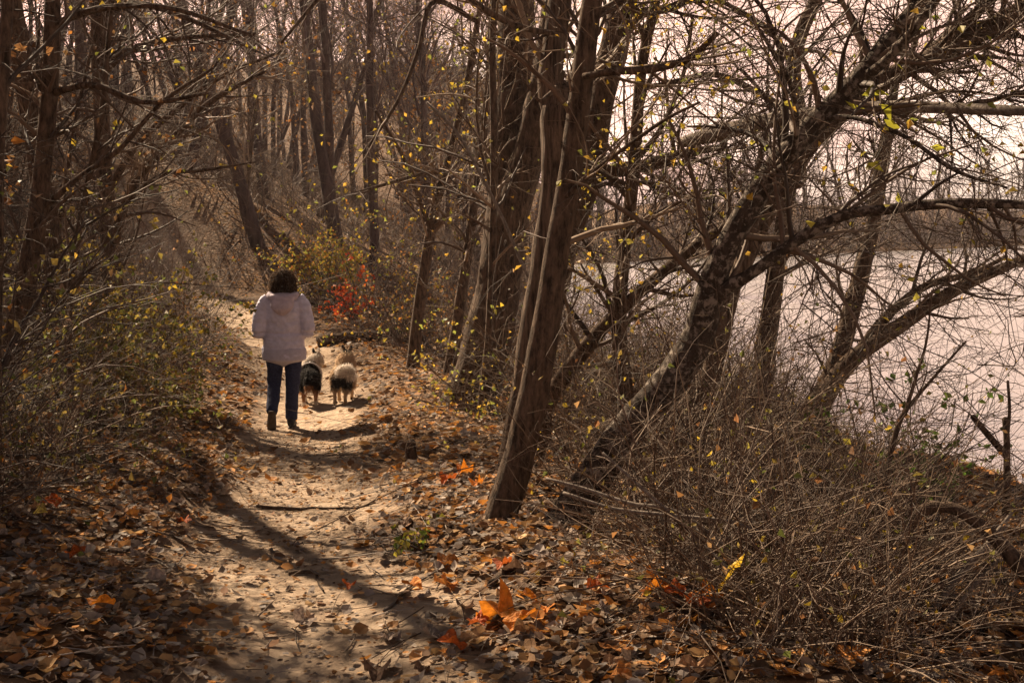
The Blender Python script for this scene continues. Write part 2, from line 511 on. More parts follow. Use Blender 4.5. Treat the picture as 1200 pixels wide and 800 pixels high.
def pxline(spec, n):
    """spec rows (px, py, width_px, Y) -> points, radii"""
    a = np.array([[*at(r[0], r[1], r[3]), r[2] * r[3] / F / 2] for r in spec])
    a = poly(a, n)
    return a[:, :3], np.maximum(a[:, 3], 0.003)

def twig_cloud(P, R, n1, n2, n3, L, up=0.05, cols=TW, curl=0.25, t0=0.3, rs=(0.45, 0.5, 0.6), rmax=0.02):
    """branches, branchlets and twigs out of limb lines (M,K,3)"""
    parts = []
    a = spawn(P, R, n1, t0, 1.0, L, (0.5, 1.2), 7, rs[0], curl, (0, 0, up), 0.3, rmax=rmax, rmin=0.003)
    parts.append((*tubes(*a, 4), percane(a[0], 4, cols)))
    b_ = spawn(*a, n2, 0.15, 1.0, L * 0.5, (0.5, 1.2), 6, rs[1], curl, (0, 0, up * 0.6), 0.3, rmin=0.0016)
    parts.append((*tubes(*b_, 3), percane(b_[0], 3, cols)))
    c_ = spawn(*b_, n3, 0.1, 1.0, L * 0.24, (0.5, 1.2), 4, rs[2], curl, (0, 0, 0), 0.4, rmin=0.0011)
    parts.append((*tubes(*c_, 3), percane(c_[0], 3, cols)))
    return parts, (a, b_, c_)

def tips(PR, n, t0=0.3):
    P, R = PR
    M, K, _ = P.shape
    m = rng.integers(0, M, n); t = rng.uniform(t0, 1, n) * (K - 1)
    i = np.minimum(t.astype(int), K - 2); u = (t - i)[:, None]
    return P[m, i] * (1 - u) + P[m, i + 1] * u, norm(P[m, i + 1] - P[m, i] + rng.normal(size=(n, 3)) * 0.6)

def px_tree(name, label, spec, limbs=(), mat=None, tw=None, lf=None, n=44, rough=0.12, S=14, group=None, cat_='tree', up=0.05, cols=TW, curl=0.17, t0=0.3, lsize=0.05):
    P, R = pxline(spec, n)
    base = P[0].copy()
    zg = float(land(base[0], base[1]))
    # carry the butt down into the soil
    if zg < base[2]:
        P = np.vstack([[base[0], base[1], zg - 0.08], P]); R = np.concatenate([[R[0] * 1.15], R])
        base = P[0].copy(); base[2] = zg
    root = link(name, None, loc=base)
    root.empty_display_size = 0.2
    tag(root, label, cat_, group)
    bole("trunk", P - base, R, mat, root, S, rough, seed=base[0] * 3.1)
    lines = [(P - base, R)]
    for ls in limbs:
        p, r = pxline(ls, 22)
        lo = bole("limb", p - base, r, mat, root, 10, rough, seed=ls[0][0] * .01)
        lines.append((p - base, r))
    if tw:
        n1, n2, n3, L = tw
        K = 16
        LP = np.stack([poly(np.hstack([p, r[:, None]]), K) for p, r in lines])
        if t0 > 0:
            LP[0] = poly(np.hstack([lines[0][0], lines[0][1][:, None]])[int(len(lines[0][0]) * t0):], K)
        parts, lv = twig_cloud(LP[:, :, :3], LP[:, :, 3], n1, n2, n3, L, up, cols, curl, 0.02)
        link("crown", mesh_np("crown", *cat(parts)[:2], M_twig, cat(parts)[2]), root) if False else None
        V, q, c = cat(parts)
        link("crown", mesh_np("crown", V, q, M_twig, c), root)
        if lf:
            cnt, cl, mt = lf
            p, d = tips(lv[2], cnt)
            V, q, c = leaves(p, d, rng.uniform(0.6, 1.3, cnt) * lsize, cl)
            link("foliage", mesh_np("foliage", V, q, mt, c, False), root)
    return root

# big trunk at the river bank beyond, with its heavy side limb
px_tree("riverbank_tree", "stout rough-barked tree with a heavy forked limb standing beside the path past the paired trunks",
        [(540, 510, 92, 13.6), (552, 470, 70, 13.6), (566, 420, 58, 13.6), (580, 360, 54, 13.6), (592, 285, 52, 13.6), (598, 200, 48, 13.7), (602, 100, 43, 13.8), (606, 0, 40, 13.9), (614, -160, 32, 14.1), (630, -330, 20, 14.4)],
        [[(586, 300, 40, 13.55), (604, 235, 39, 13.5), (624, 165, 37, 13.4), (638, 100, 36, 13.3), (648, 40, 34, 13.2), (656, -20, 32, 13.1), (680, -200, 20, 13.0)],
         [(560, 26, 6, 13.0), (508, 2, 6, 12.8), (490, 60, 5, 12.6), (468, 115, 4.5, 12.5), (432, 172, 3, 12.4)],
         [(604, -60, 16, 13.8), (560, -110, 12, 13.3), (500, -120, 10, 12.8), (440, -80, 7, 12.4), (380, -10, 5, 12.2), (330, 50, 3, 12.0)]],
        M_bark, (46, 240, 900, 2.3), (110, GOLD, M_green), t0=0.45, up=0.02)
# paired trunks: the furrowed one with a knot and fork
px_tree("forked_tree", "furrowed pale-brown trunk swelling into a knotted fork, directly behind a slim dark trunk",
        [(596, 585, 46, 8.4), (603, 530, 36, 8.45), (612, 460, 31, 8.5), (624, 380, 30, 8.5), (640, 290, 30, 8.5), (650, 210, 34, 8.5), (656, 160, 46, 8.5), (659, 128, 52, 8.5), (660, 105, 36, 8.5)],
        [[(655, 138, 38, 8.5), (645, 92, 32, 8.5), (650, 45, 28, 8.5), (655, 0, 26, 8.5), (668, -150, 20, 8.6), (690, -320, 12, 8.7)],
         [(662, 132, 34, 8.5), (678, 92, 24, 8.55), (690, 30, 20, 8.6), (700, -40, 17, 8.7), (730, -200, 12, 8.9)],
         [(652, 40, 6, 8.3), (610, 32, 7, 8.2), (572, 14, 7, 8.1), (545, -4, 6, 8.0), (500, -20, 4, 7.9)],
         [(655, 100, 6, 8.35), (642, 112, 5, 8.2), (632, 118, 4, 8.1), (622, 105, 3, 8.0), (612, 90, 2, 7.9)]],
        M_furrow, (30, 150, 500, 1.5), None, rough=0.22, t0=0.8)
px_tree("slender_tree", "slim dark smooth-barked trunk leaning towards the river in front of the furrowed forked trunk",
        [(566, 668, 104, 6.85), (573, 652, 74, 6.85), (581, 630, 52, 6.85), (591, 596, 42, 6.85), (612, 520, 37, 6.9), (630, 435, 33, 6.9), (642, 365, 32, 6.9), (655, 280, 29, 6.9), (668, 200, 27, 6.9), (682, 100, 26, 6.9), (694, 0, 24, 6.9), (714, -150, 18, 6.9), (730, -300, 10, 6.9)],
        [[(684, 90, 8, 6.8), (720, 84, 9, 6.7), (760, 82, 9, 6.6), (805, 70, 8, 6.4), (840, 40, 6, 6.2)],
         [(664, 230, 7, 6.85), (690, 205, 6, 6.7), (730, 175, 5, 6.5), (780, 140, 4, 6.3), (820, 120, 3, 6.2)]],
        M_bark, (22, 150, 520, 1.1), (170, GOLD, M_green), t0=0.5, lsize=0.032)
# the leaning mottled tree
px_tree("leaning_tree", "mottled grey-patched tree leaning far out over the brambles towards the water",
        [(622, 690, 80, 6.6), (640, 655, 60, 6.6), (664, 612, 50, 6.6), (700, 552, 45, 6.6), (745, 492, 41, 6.6), (790, 441, 41, 6.6), (816, 400, 40, 6.6), (828, 358, 35, 6.55), (848, 298, 30, 6.5), (896, 214, 28, 6.45), (950, 150, 27, 6.4), (1004, 96, 25, 6.35), (1050, 42, 22, 6.3), (1086, -4, 20, 6.3), (1160, -90, 15, 6.2), (1230, -200, 8, 6.1)],
        [[(822, 388, 26, 6.58), (846, 344, 17, 6.5), (880, 321, 15, 6.4), (938, 279, 14, 6.3), (990, 252, 13, 6.2), (1036, 246, 13, 6.1), (1100, 239, 13, 6.0), (1200, 240, 11, 5.9), (1300, 250, 8, 5.8)],
         [(1004, 96, 13, 6.35), (1040, 70, 12, 6.2), (1082, 20, 10, 6.0), (1110, -30, 8, 5.9), (1140, -120, 5, 5.8)],
         [(900, 208, 8, 6.4), (930, 178, 7, 6.1), (930, 110, 6, 5.9), (905, 60, 5, 5.8), (880, 20, 3, 5.8)],
         [(960, 140, 7, 6.4), (1000, 138, 6, 6.2), (1060, 160, 5, 6.0), (1120, 200, 5, 5.8), (1180, 220, 3, 5.7)]],
        M_mottle, (70, 420, 1600, 1.15), (130, GOLD, M_green), n=60, t0=0.42, cols=TWD, up=-0.03, lsize=0.045)
px_tree("riverside_tree", "dark upright trunk behind the paired trunks, at the top of the bank",
        [(622, 505, 50, 11), (630, 440, 38, 11), (640, 375, 35, 11), (657, 305, 34, 11), (688, 205, 33, 11), (707, 110, 31, 11), (724, 30, 31, 11), (736, -20, 29, 11), (756, -160, 22, 11), (780, -320, 12, 11)],
        [[(690, 205, 18, 11), (722, 200, 17, 10.9), (760, 192, 14, 10.8), (800, 180, 11, 10.6), (850, 172, 8, 10.4)],
         [(720, 60, 14, 11), (745, 20, 12, 10.9), (790, 8, 10, 10.7), (830, -15, 8, 10.5)]],
        M_bark, (30, 180, 700, 1.7), (300, GOLD, M_green), t0=0.4, lsize=0.04)
px_tree("leaning_sapling", "slim sapling slanting towards the river from the foot of the dark upright trunk",
        [(626, 505, 26, 9.2), (645, 465, 22, 9.2), (680, 415, 19, 9.1), (722, 368, 16, 9.0), (800, 300, 13, 8.8), (862, 258, 10, 8.6), (940, 215, 6, 8.4)],
        [], M_bark, (16, 90, 300, 0.9), (90, GOLD, M_green), n=30, S=10, cols=TWD)
px_tree("vine_draped_sapling", "thin upright stem wrapped in yellow-leaved vine between the slim trunk and the river",
        [(738, 500, 26, 9.0), (728, 420, 20, 9.0), (726, 350, 18, 9.0), (736, 260, 16, 9.0), (744, 180, 15, 9.0), (752, 80, 13, 9.0), (768, 0, 12, 9.0), (790, -130, 7, 9.0)],
        [[(744, 190, 7, 9), (775, 150, 6, 8.9), (800, 90, 5, 8.8), (812, 20, 4, 8.7)]],
        M_bark, (34, 220, 800, 0.95), (900, GOLD, M_green), n=36, S=10, t0=0.15, cols=TWD, lsize=0.036)
px_tree("slim_path_tree", "slim straight tree with a few yellow leaves beside the path beyond the dogs",
        [(482, 448, 20, 17), (486, 410, 16, 17), (491, 360, 14, 17), (502, 288, 13, 17), (513, 232, 11, 17), (530, 172, 10, 17), (548, 92, 8, 17), (566, -10, 6, 17)],
        [[(505, 270, 6, 17), (488, 225, 5, 16.8), (470, 180, 4, 16.6), (440, 130, 3, 16.4)],
         [(520, 200, 6, 17), (490, 205, 5, 16.6), (455, 215, 4, 16.2), (420, 225, 3, 16)]],
        M_bark, (40, 220, 800, 1.6), (220, GOLD, M_green), n=34, S=10, t0=0.4, lsize=0.06)
px_tree("thin_path_tree", "thin crooked tree between the slim straight one and the stout rough-barked tree",
        [(524, 455, 18, 16), (531, 410, 15, 16), (540, 350, 13, 16), (549, 290, 12, 16), (557, 225, 10, 16), (566, 165, 9, 16), (572, 90, 7, 16), (576, 0, 5, 16)],
        [], M_bark, (30, 160, 560, 1.3), (220, GOLD, M_green), n=30, S=10, t0=0.35, lsize=0.055)
px_tree("whip_sapling", "thin whip-like stem rising close against the stout rough-barked tree",
        [(566, 470, 12, 13.1), (574, 380, 10, 13.0), (578, 260, 9, 13), (579, 150, 8.5, 13), (577, 60, 8, 13), (582, -40, 7, 13)],
        [], M_bark, (14, 70, 260, 1.0), (60, GOLD, M_green), n=26, S=8)
px_tree("bank_tree", "weathered trunk at the water's edge, upright and bent near its top",
        [(886, 500, 34, 10.6), (892, 460, 27, 10.6), (899, 400, 24, 10.7), (907, 335, 22, 10.8), (920, 245, 18, 10.9), (937, 150, 16, 11), (930, 85, 17, 11), (938, 42, 16, 11), (957, -5, 15, 11), (985, -120, 10, 11)],
        [[(936, 140, 10, 11), (890, 110, 8, 10.8), (840, 88, 7, 10.5), (790, 96, 6, 10.2), (750, 105, 4, 10)],
         [(932, 80, 8, 11), (905, 40, 7, 10.8), (870, 15, 6, 10.6), (830, -5, 4, 10.4)]],
        M_bark, (36, 220, 800, 1.5), None, t0=0.3, cols=TWD)
px_tree("forked_bank_tree", "low forked tree at the water's edge with one limb sweeping out over the river",
        [(940, 520, 44, 12.4), (955, 482, 34, 12.4), (976, 438, 26, 12.5), (990, 395, 23, 12.5), (1008, 325, 20, 12.5), (1022, 270, 17, 12.5), (1034, 190, 16, 12.5), (1050, 90, 10, 12.5)],
        [[(956, 480, 26, 12.4), (996, 424, 21, 12.3), (1060, 378, 18, 12.1), (1112, 344, 15, 11.9), (1182, 311, 12, 11.7), (1270, 275, 9, 11.5)],
         [(1000, 420, 14, 12.3), (1040, 370, 12, 12.2), (1085, 335, 10, 12.1), (1140, 320, 7, 12), (1180, 300, 5, 12)]],
        M_bark, (34, 220, 820, 1.2), None, t0=0.3, cols=TWD)
px_tree("vine_covered_tree", "shaggy vine-covered trunk slanting behind the mottled leaning tree",
        [(800, 530, 30, 8.6), (830, 450, 23, 8.6), (862, 330, 20, 8.6), (925, 210, 20, 8.5), (1000, 118, 22, 8.4), (1100, 62, 24, 8.2), (1200, 12, 24, 8.0), (1310, -45, 18, 7.8)],
        [[(1090, 66, 12, 8.2), (1140, 20, 11, 8), (1190, -20, 9, 7.8)],
         [(1000, 118, 10, 8.4), (1080, 128, 9, 8.2), (1150, 120, 8, 8.0), (1230, 100, 5, 7.8)]],
        M_furrow, (70, 420, 1500, 1.0), (160, GOLD, M_green), t0=0.4, rough=0.5, cols=TWD, lsize=0.045)

def px_stick(name, label, spec, mat, catg="branch", group=None, n=20, S=8, rough=0.15):
    P, R = pxline(spec, n)
    base = P[0].copy()
    root = link(name, None, loc=base)
    tag(root, label, catg, group)
    bole("stem", P - base, R, mat, root, S, rough)
    return root, P - base, R
r_, P_, R_ = px_stick("dead_bough", "pale grey dead bough lodged level across the leaning trees above the water",
    [(796, 168, 12, 9.2), (845, 155, 19, 8.9), (905, 141, 18, 8.5), (960, 132, 16, 8.1), (1040, 126, 15, 7.6), (1120, 127, 13, 7.2), (1210, 131, 11, 6.8)], M_grey)
r_, P_, R_ = px_stick("arched_branch", "dark arched branch curving out of the brambles by the shore",
    [(1070, 616, 6, 4.9), (1077, 601, 14, 4.9), (1096, 593, 15, 4.9), (1122, 597, 15, 4.85), (1155, 620, 17, 4.8), (1188, 655, 18, 4.75), (1225, 705, 18, 4.7), (1250, 800, 18, 4.65)], M_bark)
px_stick("fallen_branch", "long dead branch lying along the ground under the brambles",
    [(730, 790, 9, 5.0), (800, 771, 10, 5.0), (870, 756, 10, 5.05), (925, 746, 11, 5.05), (990, 752, 11, 5.0), (1060, 757, 8, 4.95), (1120, 770, 4, 4.9)], M_bark)
px_stick("grey_pole", "straight pale dead pole propped at a slant in the brambles",
    [(1066, 770, 10, 4.9), (1110, 692, 9, 5.0), (1162, 632, 7, 5.1), (1186, 600, 4, 5.15)], M_grey)
px_stick("broken_pole", "second pale pole, shorter, lying against the slanting one",
    [(1085, 775, 8, 4.8), (1130, 700, 7, 4.85), (1170, 655, 4, 4.9)], M_grey)
px_stick("bleached_cane", "bleached bent cane arching from the slim trunk's foot into the brambles",
    [(640, 560, 3, 5.6), (690, 574, 5, 5.5), (740, 590, 5, 5.4), (790, 598, 5, 5.3), (850, 640, 4, 5.2), (900, 700, 3, 5.1)], M_grey)
px_stick("pale_cane", "long pale cane running level through the brambles at the mottled tree's foot",
    [(660, 577, 4, 5.4), (720, 596, 5, 5.3), (790, 604, 5, 5.2), (860, 612, 4, 5.1), (930, 640, 3, 5.0)], M_grey)
px_stick("straight_cane", "thin straight cane slanting down beside the mottled leaning trunk",
    [(706, 530, 3, 5.3), (750, 570, 3.5, 5.2), (800, 614, 4, 5.1), (860, 672, 4, 4.9)], M_grey)
px_stick("slanting_vine", "thin bare vine stem hanging slantwise before the stout rough-barked tree",
    [(500, 120, 3, 12.6), (535, 155, 3.5, 12.5), (566, 210, 4, 12.4), (592, 262, 4, 12.4), (612, 310, 4, 12.3), (632, 352, 3, 12.3), (648, 420, 3, 12.3)], M_grey)
px_tree("shore_sapling", "tall thin forked sapling rising out of the brambles against the open water",
        [(1048, 760, 9, 5.9), (1034, 692, 8.5, 5.9), (1030, 625, 8, 5.9), (1038, 560, 7, 5.9), (1051, 503, 6.5, 5.9), (1064, 478, 5, 5.9), (1096, 440, 4, 5.9), (1132, 400, 2.5, 5.9)],
        [[(1060, 486, 5, 5.9), (1074, 440, 4, 5.85), (1086, 398, 3, 5.8), (1092, 340, 2, 5.8)]],
        M_bark, (14, 60, 160, 0.5), None, n=26, S=8, cat_="sapling", cols=TWD)
px_tree("snag", "short broken-off snag standing by the shore",
        [(1180, 560, 9, 7.4), (1180, 520, 8, 7.4), (1178, 490, 8, 7.4), (1140, 520, 7, 7.4)][:3],
        [[(1180, 535, 8, 7.4), (1160, 512, 8, 7.3), (1140, 488, 7, 7.2)], [(1180, 515, 5, 7.4), (1183, 480, 4, 7.4), (1181, 446, 3, 7.4)]],
        M_bark, None, None, n=12, S=8)
# twig with yellow leaves in front of the brambles
r_ = px_tree("yellow_leaved_twig", "bent twig with hanging yellow leaves in front of the brambles",
        [(780, 600, 4, 5.0), (820, 630, 5, 4.9), (870, 670, 5, 4.8), (915, 712, 5, 4.7), (958, 752, 5, 4.6), (1012, 806, 5, 4.5)],
        [[(915, 712, 3, 4.7), (940, 735, 3, 4.6), (962, 742, 2, 4.5)]], M_bark, None, None, n=18, S=8, cat_="twig")
tw_base = np.array(r_.location)
for px, py, a_, s_ in ((862, 668, 2.2, .10), (873, 658, 2.6, .09), (888, 706, 1.7, .075), (943, 748, 1.6, .085), (966, 758, 1.4, .07), (978, 764, 1.0, .08), (850, 690, 2.0, .06)):
    p = at(px, py - 10, 4.65)
    d = np.array([[math.cos(a_), 0.2, -math.sin(a_)]])
    V, q, c = leaves((p - tw_base)[None], d, [s_], [(0.55, 0.36, 0.03)], 0.3, 0.22)
    link("leaf", mesh_np("leaf", V, q, M_green, c, False), r_)
# leaning tree: large yellow-green leaves
lt = bpy.data.objects["leaning_tree"]; lb = np.array(lt.location)
for px, py, a_, s_ in ((990, 118, 0.2, .10), (1010, 112, -.2, .12), (1030, 122, 0.9, .10), (1046, 72, .8, .08), (1015, 192, .4, .09), (1052, 225, 1.3, .08), (1140, 60, .9, .07), (1158, 66, 1.5, .06), (1036, 140, .5, .09), (1070, 30, .3, .06), (1090, 172, .1, .07), (1112, 302, 1.5, .06)):
    p = at(px, py, 6.1)
    V, q, c = leaves((p - lb)[None], np.array([[math.cos(a_), -0.3, -math.sin(a_)]]), [s_], [(0.46, 0.44, 0.05)], 0.25, 0.26)
    link("leaf", mesh_np("leaf", V, q, M_green, c, False), lt)

# ------------------------------------------------------------------ thicket trees beside the path, uphill side
UP = "on the uphill side of the path"
px_tree("thicket_tree", "tall dark straight tree deep in the thicket uphill of the path",
        [(150, 440, 30, 15), (140, 390, 24, 15), (130, 300, 21, 15), (122, 200, 19, 15), (117, 80, 18, 15), (112, -60, 16, 15), (106, -240, 10, 15)],
        [[(124, 230, 9, 15), (160, 170, 8, 14.7), (205, 130, 7, 14.4), (260, 90, 5, 14.2), (330, 60, 3, 14)],
         [(118, 90, 9, 15), (150, 60, 8, 14.8), (210, 45, 6, 14.4), (300, 40, 4, 14)],
         [(115, 20, 9, 15), (160, 5, 8, 14.6), (220, 22, 6, 14.2), (300, 60, 4, 13.8)]],
        M_bark, (70, 420, 1500, 1.9), (200, LIT, M_leaf), t0=0.2, cols=TWD, up=0.0, lsize=0.06)
px_tree("leaning_thicket_tree", "crooked dark tree leaning over at the near edge of the thicket uphill of the path",
        [(-10, 500, 36, 9.5), (5, 440, 29, 9.5), (22, 370, 25, 9.5), (40, 280, 23, 9.5), (52, 180, 21, 9.5), (60, 80, 19, 9.5), (62, -40, 17, 9.5), (60, -240, 10, 9.5)],
        [[(45, 250, 8, 9.5), (90, 210, 7, 9.4), (140, 175, 6, 9.3), (190, 120, 5, 9.2), (250, 80, 3, 9.1)],
         [(58, 110, 9, 9.5), (110, 100, 8, 9.3), (170, 120, 6, 9.1), (240, 110, 4, 9.0)],
         [(60, 30, 9, 9.5), (120, 10, 8, 9.3), (200, 10, 6, 9.1), (290, 40, 4, 9)]],
        M_bark, (34, 220, 900, 1.0), (60, LIT, M_leaf), t0=0.15, cols=TWD, up=0.0)
px_tree("slanting_sapling", "sapling slanting out over the path from the thicket",
        [(105, 440, 14, 14), (125, 340, 12, 14), (140, 260, 11, 13.8), (160, 212, 10, 13.6), (200, 165, 8, 13.4), (246, 120, 7, 13.2), (310, 84, 4, 13)],
        [[(150, 235, 6, 13.7), (190, 205, 5, 13.4), (235, 200, 4, 13.1), (300, 190, 2, 12.9)]],
        M_bark, (40, 240, 900, 1.3), (120, GOLD, M_green), t0=0.3, n=30, S=10, cols=TW, up=0.0)
px_tree("arching_sapling", "thin sapling arching along the thicket edge above the leafy bush",
        [(78, 560, 12, 9.8), (82, 470, 10, 9.8), (80, 380, 9, 9.8), (92, 270, 8, 9.8), (118, 140, 7, 9.7), (128, 40, 6, 9.7), (140, -60, 4, 9.6)],
        [], M_bark, (36, 200, 800, 1.0), (90, GOLD, M_green), n=26, S=8, t0=0.2, cols=TWD, up=0.0)
px_tree("dark_snag_tree", "short dark trunk with a dense mat of twigs at the path's far bend",
        [(292, 338, 13, 31), (290, 310, 11, 31), (292, 270, 10, 31), (288, 235, 8, 31), (292, 190, 6, 31), (300, 120, 3, 31)],
        [[(290, 300, 7, 31), (270, 315, 6, 30.5), (250, 322, 5, 30)]], M_bark, (40, 200, 600, 2.4), None, n=20, S=8, t0=0.2)

# ------------------------------------------------------------------ repeated trees: prototypes, then copies
def proto_tree(name, H, r, n1, n2, n3, L, mat, cols, leaf=None, lean=0.08, S=8, t0=0.25):
    P, R = canes(np.zeros((1, 3)) + [0, 0, -0.15], [[rng.normal() * lean, rng.normal() * lean, 1]], [H], [r], 14, 0.07, (0, 0, 0.08), 0.15)
    root = link(name, None)
    bole("trunk", P[0], R[0], mat, root, S, 0.15, 3.0)
    a = spawn(P, R, n1, t0, 0.98, L, (0.45, 1.0), 8, 0.45, 0.2, (0, 0, 0.10), 0.25)
    b_ = spawn(*a, n2, 0.1, 1.0, L * 0.5, (0.4, 1.0), 6, 0.5, 0.22, (0, 0, 0.05), 0.3, rmin=0.004)
    c_ = spawn(*b_, n3, 0.1, 1.0, L * 0.26, (0.4, 1.0), 4, 0.55, 0.22, (0, 0, 0.02), 0.4, rmin=0.0025)
    V, q, c = cat([(*tubes(*a, 5), percane(a[0], 5, cols)), (*tubes(*b_, 3), percane(b_[0], 3, cols)), (*tubes(*c_, 3), percane(c_[0], 3, cols))])
    link("crown", mesh_np("crown", V, q, M_twig, c), root)
    if leaf:
        n, cl, mt, sz = leaf
        p, d = tips(c_, n)
        V, q, c = leaves(p, d, rng.uniform(0.6, 1.3, n) * sz, cl)
        link("foliage", mesh_np("foliage", V, q, mt, c, False), root)
    return root

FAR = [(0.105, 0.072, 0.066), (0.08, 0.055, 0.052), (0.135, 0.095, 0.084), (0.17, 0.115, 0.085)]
LIT_SPOTS = [(-2.3, 13.4), (-2.0, 14.4), (-1.6, 15.2), (-2.4, 16.2), (-1.0, 12.4), (-0.7, 10.8), (-1.2, 6.3), (-1.3, 7.2), (-0.6, 7.6), (-3.4, 18), (-4.6, 22), (-1.0, 17), (0.6, 12), (-1.3, 11.8), (-1.8, 12.6)]
def shades(x, y, H, r):
    """would a tree here, H tall with crown radius r, stand between the sun and a gap in the canopy?"""
    for a_, b_ in LIT_SPOTS:
        dx, dy = x - a_, y - b_
        k = dx * sun_dir.x + dy * sun_dir.y
        if k <= 0: continue
        t_ = k / (sun_dir.x ** 2 + sun_dir.y ** 2)
        z = float(land(a_, b_)) + t_ * sun_dir.z - float(land(x, y))
        off = math.hypot(dx - t_ * sun_dir.x, dy - t_ * sun_dir.y)
        if z < H and off < r: return True
    return False
def place(protos, spots, labels, catg, group, zoff=0.0, smin=0.8, smax=1.25):
    used = {}
    for i, (x, y) in enumerate(spots):
        k = int(rng.integers(0, len(protos)))
        if k not in used: o = protos[k]; used[k] = 1
        else: o = copy_tree(protos[k])
        o.location = (x, y, float(land(x, y)) + zoff)
        o.rotation_euler = (0, 0, float(rng.uniform(0, 6.28)))
        s = float(rng.uniform(smin, smax)); o.scale = (s, s, s * float(rng.uniform(0.9, 1.15)))
        o['label'] = labels[k]; o['category'] = catg; o['group'] = group + labels[k + len(protos)]
    for k, p in enumerate(protos):
        if k not in used:
            for ch in list(p.children): bpy.data.objects.remove(ch)
            bpy.data.objects.remove(p)

def scatter(n, xf, y0, y1, dmin, ypow=1.0, tries=40):
    """spread n spots; xf(y)->(x0,x1)"""
    out = []
    for _ in range(n * tries):
        y = y0 + (y1 - y0) * rng.uniform() ** ypow
        x0, x1 = xf(y); x = rng.uniform(x0, x1)
        if all((x - a) ** 2 + (y - b_) ** 2 > dmin ** 2 for a, b_ in out):
            out.append((x, y))
            if len(out) >= n: break
    return out

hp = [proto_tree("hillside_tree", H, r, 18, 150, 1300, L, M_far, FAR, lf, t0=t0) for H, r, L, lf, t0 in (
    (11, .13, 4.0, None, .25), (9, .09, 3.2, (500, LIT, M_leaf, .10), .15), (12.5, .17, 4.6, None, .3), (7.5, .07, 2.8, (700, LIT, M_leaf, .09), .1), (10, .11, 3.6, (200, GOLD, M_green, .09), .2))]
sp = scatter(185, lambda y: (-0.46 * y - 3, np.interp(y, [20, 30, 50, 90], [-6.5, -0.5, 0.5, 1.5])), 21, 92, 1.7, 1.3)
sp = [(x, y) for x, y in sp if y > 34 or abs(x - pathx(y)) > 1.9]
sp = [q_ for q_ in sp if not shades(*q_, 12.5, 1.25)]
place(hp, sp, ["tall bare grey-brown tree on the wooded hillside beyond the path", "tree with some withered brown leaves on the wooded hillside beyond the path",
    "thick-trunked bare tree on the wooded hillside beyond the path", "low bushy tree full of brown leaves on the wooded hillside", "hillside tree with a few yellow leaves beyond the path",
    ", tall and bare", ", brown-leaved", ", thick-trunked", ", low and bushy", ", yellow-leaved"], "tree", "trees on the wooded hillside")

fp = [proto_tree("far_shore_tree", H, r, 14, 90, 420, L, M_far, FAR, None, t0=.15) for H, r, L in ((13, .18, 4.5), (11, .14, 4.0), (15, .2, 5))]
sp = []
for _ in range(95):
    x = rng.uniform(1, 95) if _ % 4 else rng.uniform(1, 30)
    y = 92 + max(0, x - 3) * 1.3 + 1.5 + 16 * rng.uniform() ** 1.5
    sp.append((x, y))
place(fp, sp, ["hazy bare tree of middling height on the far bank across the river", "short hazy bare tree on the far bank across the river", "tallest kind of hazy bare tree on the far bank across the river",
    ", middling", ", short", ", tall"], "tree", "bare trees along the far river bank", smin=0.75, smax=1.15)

# saplings and shrubs of the thicket
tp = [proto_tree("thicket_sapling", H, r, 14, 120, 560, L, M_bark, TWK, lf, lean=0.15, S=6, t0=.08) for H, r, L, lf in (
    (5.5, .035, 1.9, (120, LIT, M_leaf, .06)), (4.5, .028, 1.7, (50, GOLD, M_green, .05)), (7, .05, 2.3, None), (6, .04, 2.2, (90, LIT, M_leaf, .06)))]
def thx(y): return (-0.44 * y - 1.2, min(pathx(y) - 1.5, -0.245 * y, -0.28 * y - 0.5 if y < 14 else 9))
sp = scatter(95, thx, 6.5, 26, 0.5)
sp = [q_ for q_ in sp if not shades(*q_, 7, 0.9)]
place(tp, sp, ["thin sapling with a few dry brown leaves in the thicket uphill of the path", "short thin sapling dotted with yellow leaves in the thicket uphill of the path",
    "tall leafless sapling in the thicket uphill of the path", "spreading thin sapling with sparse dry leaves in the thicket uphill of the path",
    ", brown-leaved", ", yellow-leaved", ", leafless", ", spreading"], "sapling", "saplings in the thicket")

def proto_shrub(name, n0, L, cols, leaf=None, spread=0.5, sub=5, r=0.006, th=1.0):
    st = np.zeros((n0, 3)); st[:, :2] = rng.normal(size=(n0, 2)) * spread * 0.35; st[:, 2] = -0.05
    d = np.stack([rng.normal(size=n0) * 0.55, rng.normal(size=n0) * 0.55, np.full(n0, th)], 1)
    a = canes(st, d, L * rng.uniform(0.5, 1.15, n0), r * rng.uniform(.6, 1.4, n0), 9, 0.22, (0, 0, -0.05), 0.3)
    b_ = spawn(*a, n0 * sub, 0.15, 1, L * 0.45, (0.5, 1.2), 5, 0.6, 0.25, (0, 0, 0.0), 0.35, rmin=.0016)
    c_ = spawn(*b_, n0 * sub * 3, 0.1, 1, L * 0.2, (0.5, 1.2), 4, 0.7, 0.25, (0, 0, 0), 0.4, rmin=.0011)
    V, q, c = cat([(*tubes(*a, 4), percane(a[0], 4, cols)), (*tubes(*b_, 3), percane(b_[0], 3, cols)), (*tubes(*c_, 3), percane(c_[0], 3, cols))])
    root = link(name, None)
    link("stems", mesh_np("stems", V, q, M_twig, c), root)
    if leaf:
        n, cl, mt, sz = leaf
        p, dd = tips(c_, n)
        V, q, c = leaves(p, dd, rng.uniform(0.6, 1.3, n) * sz, cl)
        link("foliage", mesh_np("foliage", V, q, mt, c, False), root)
    return root

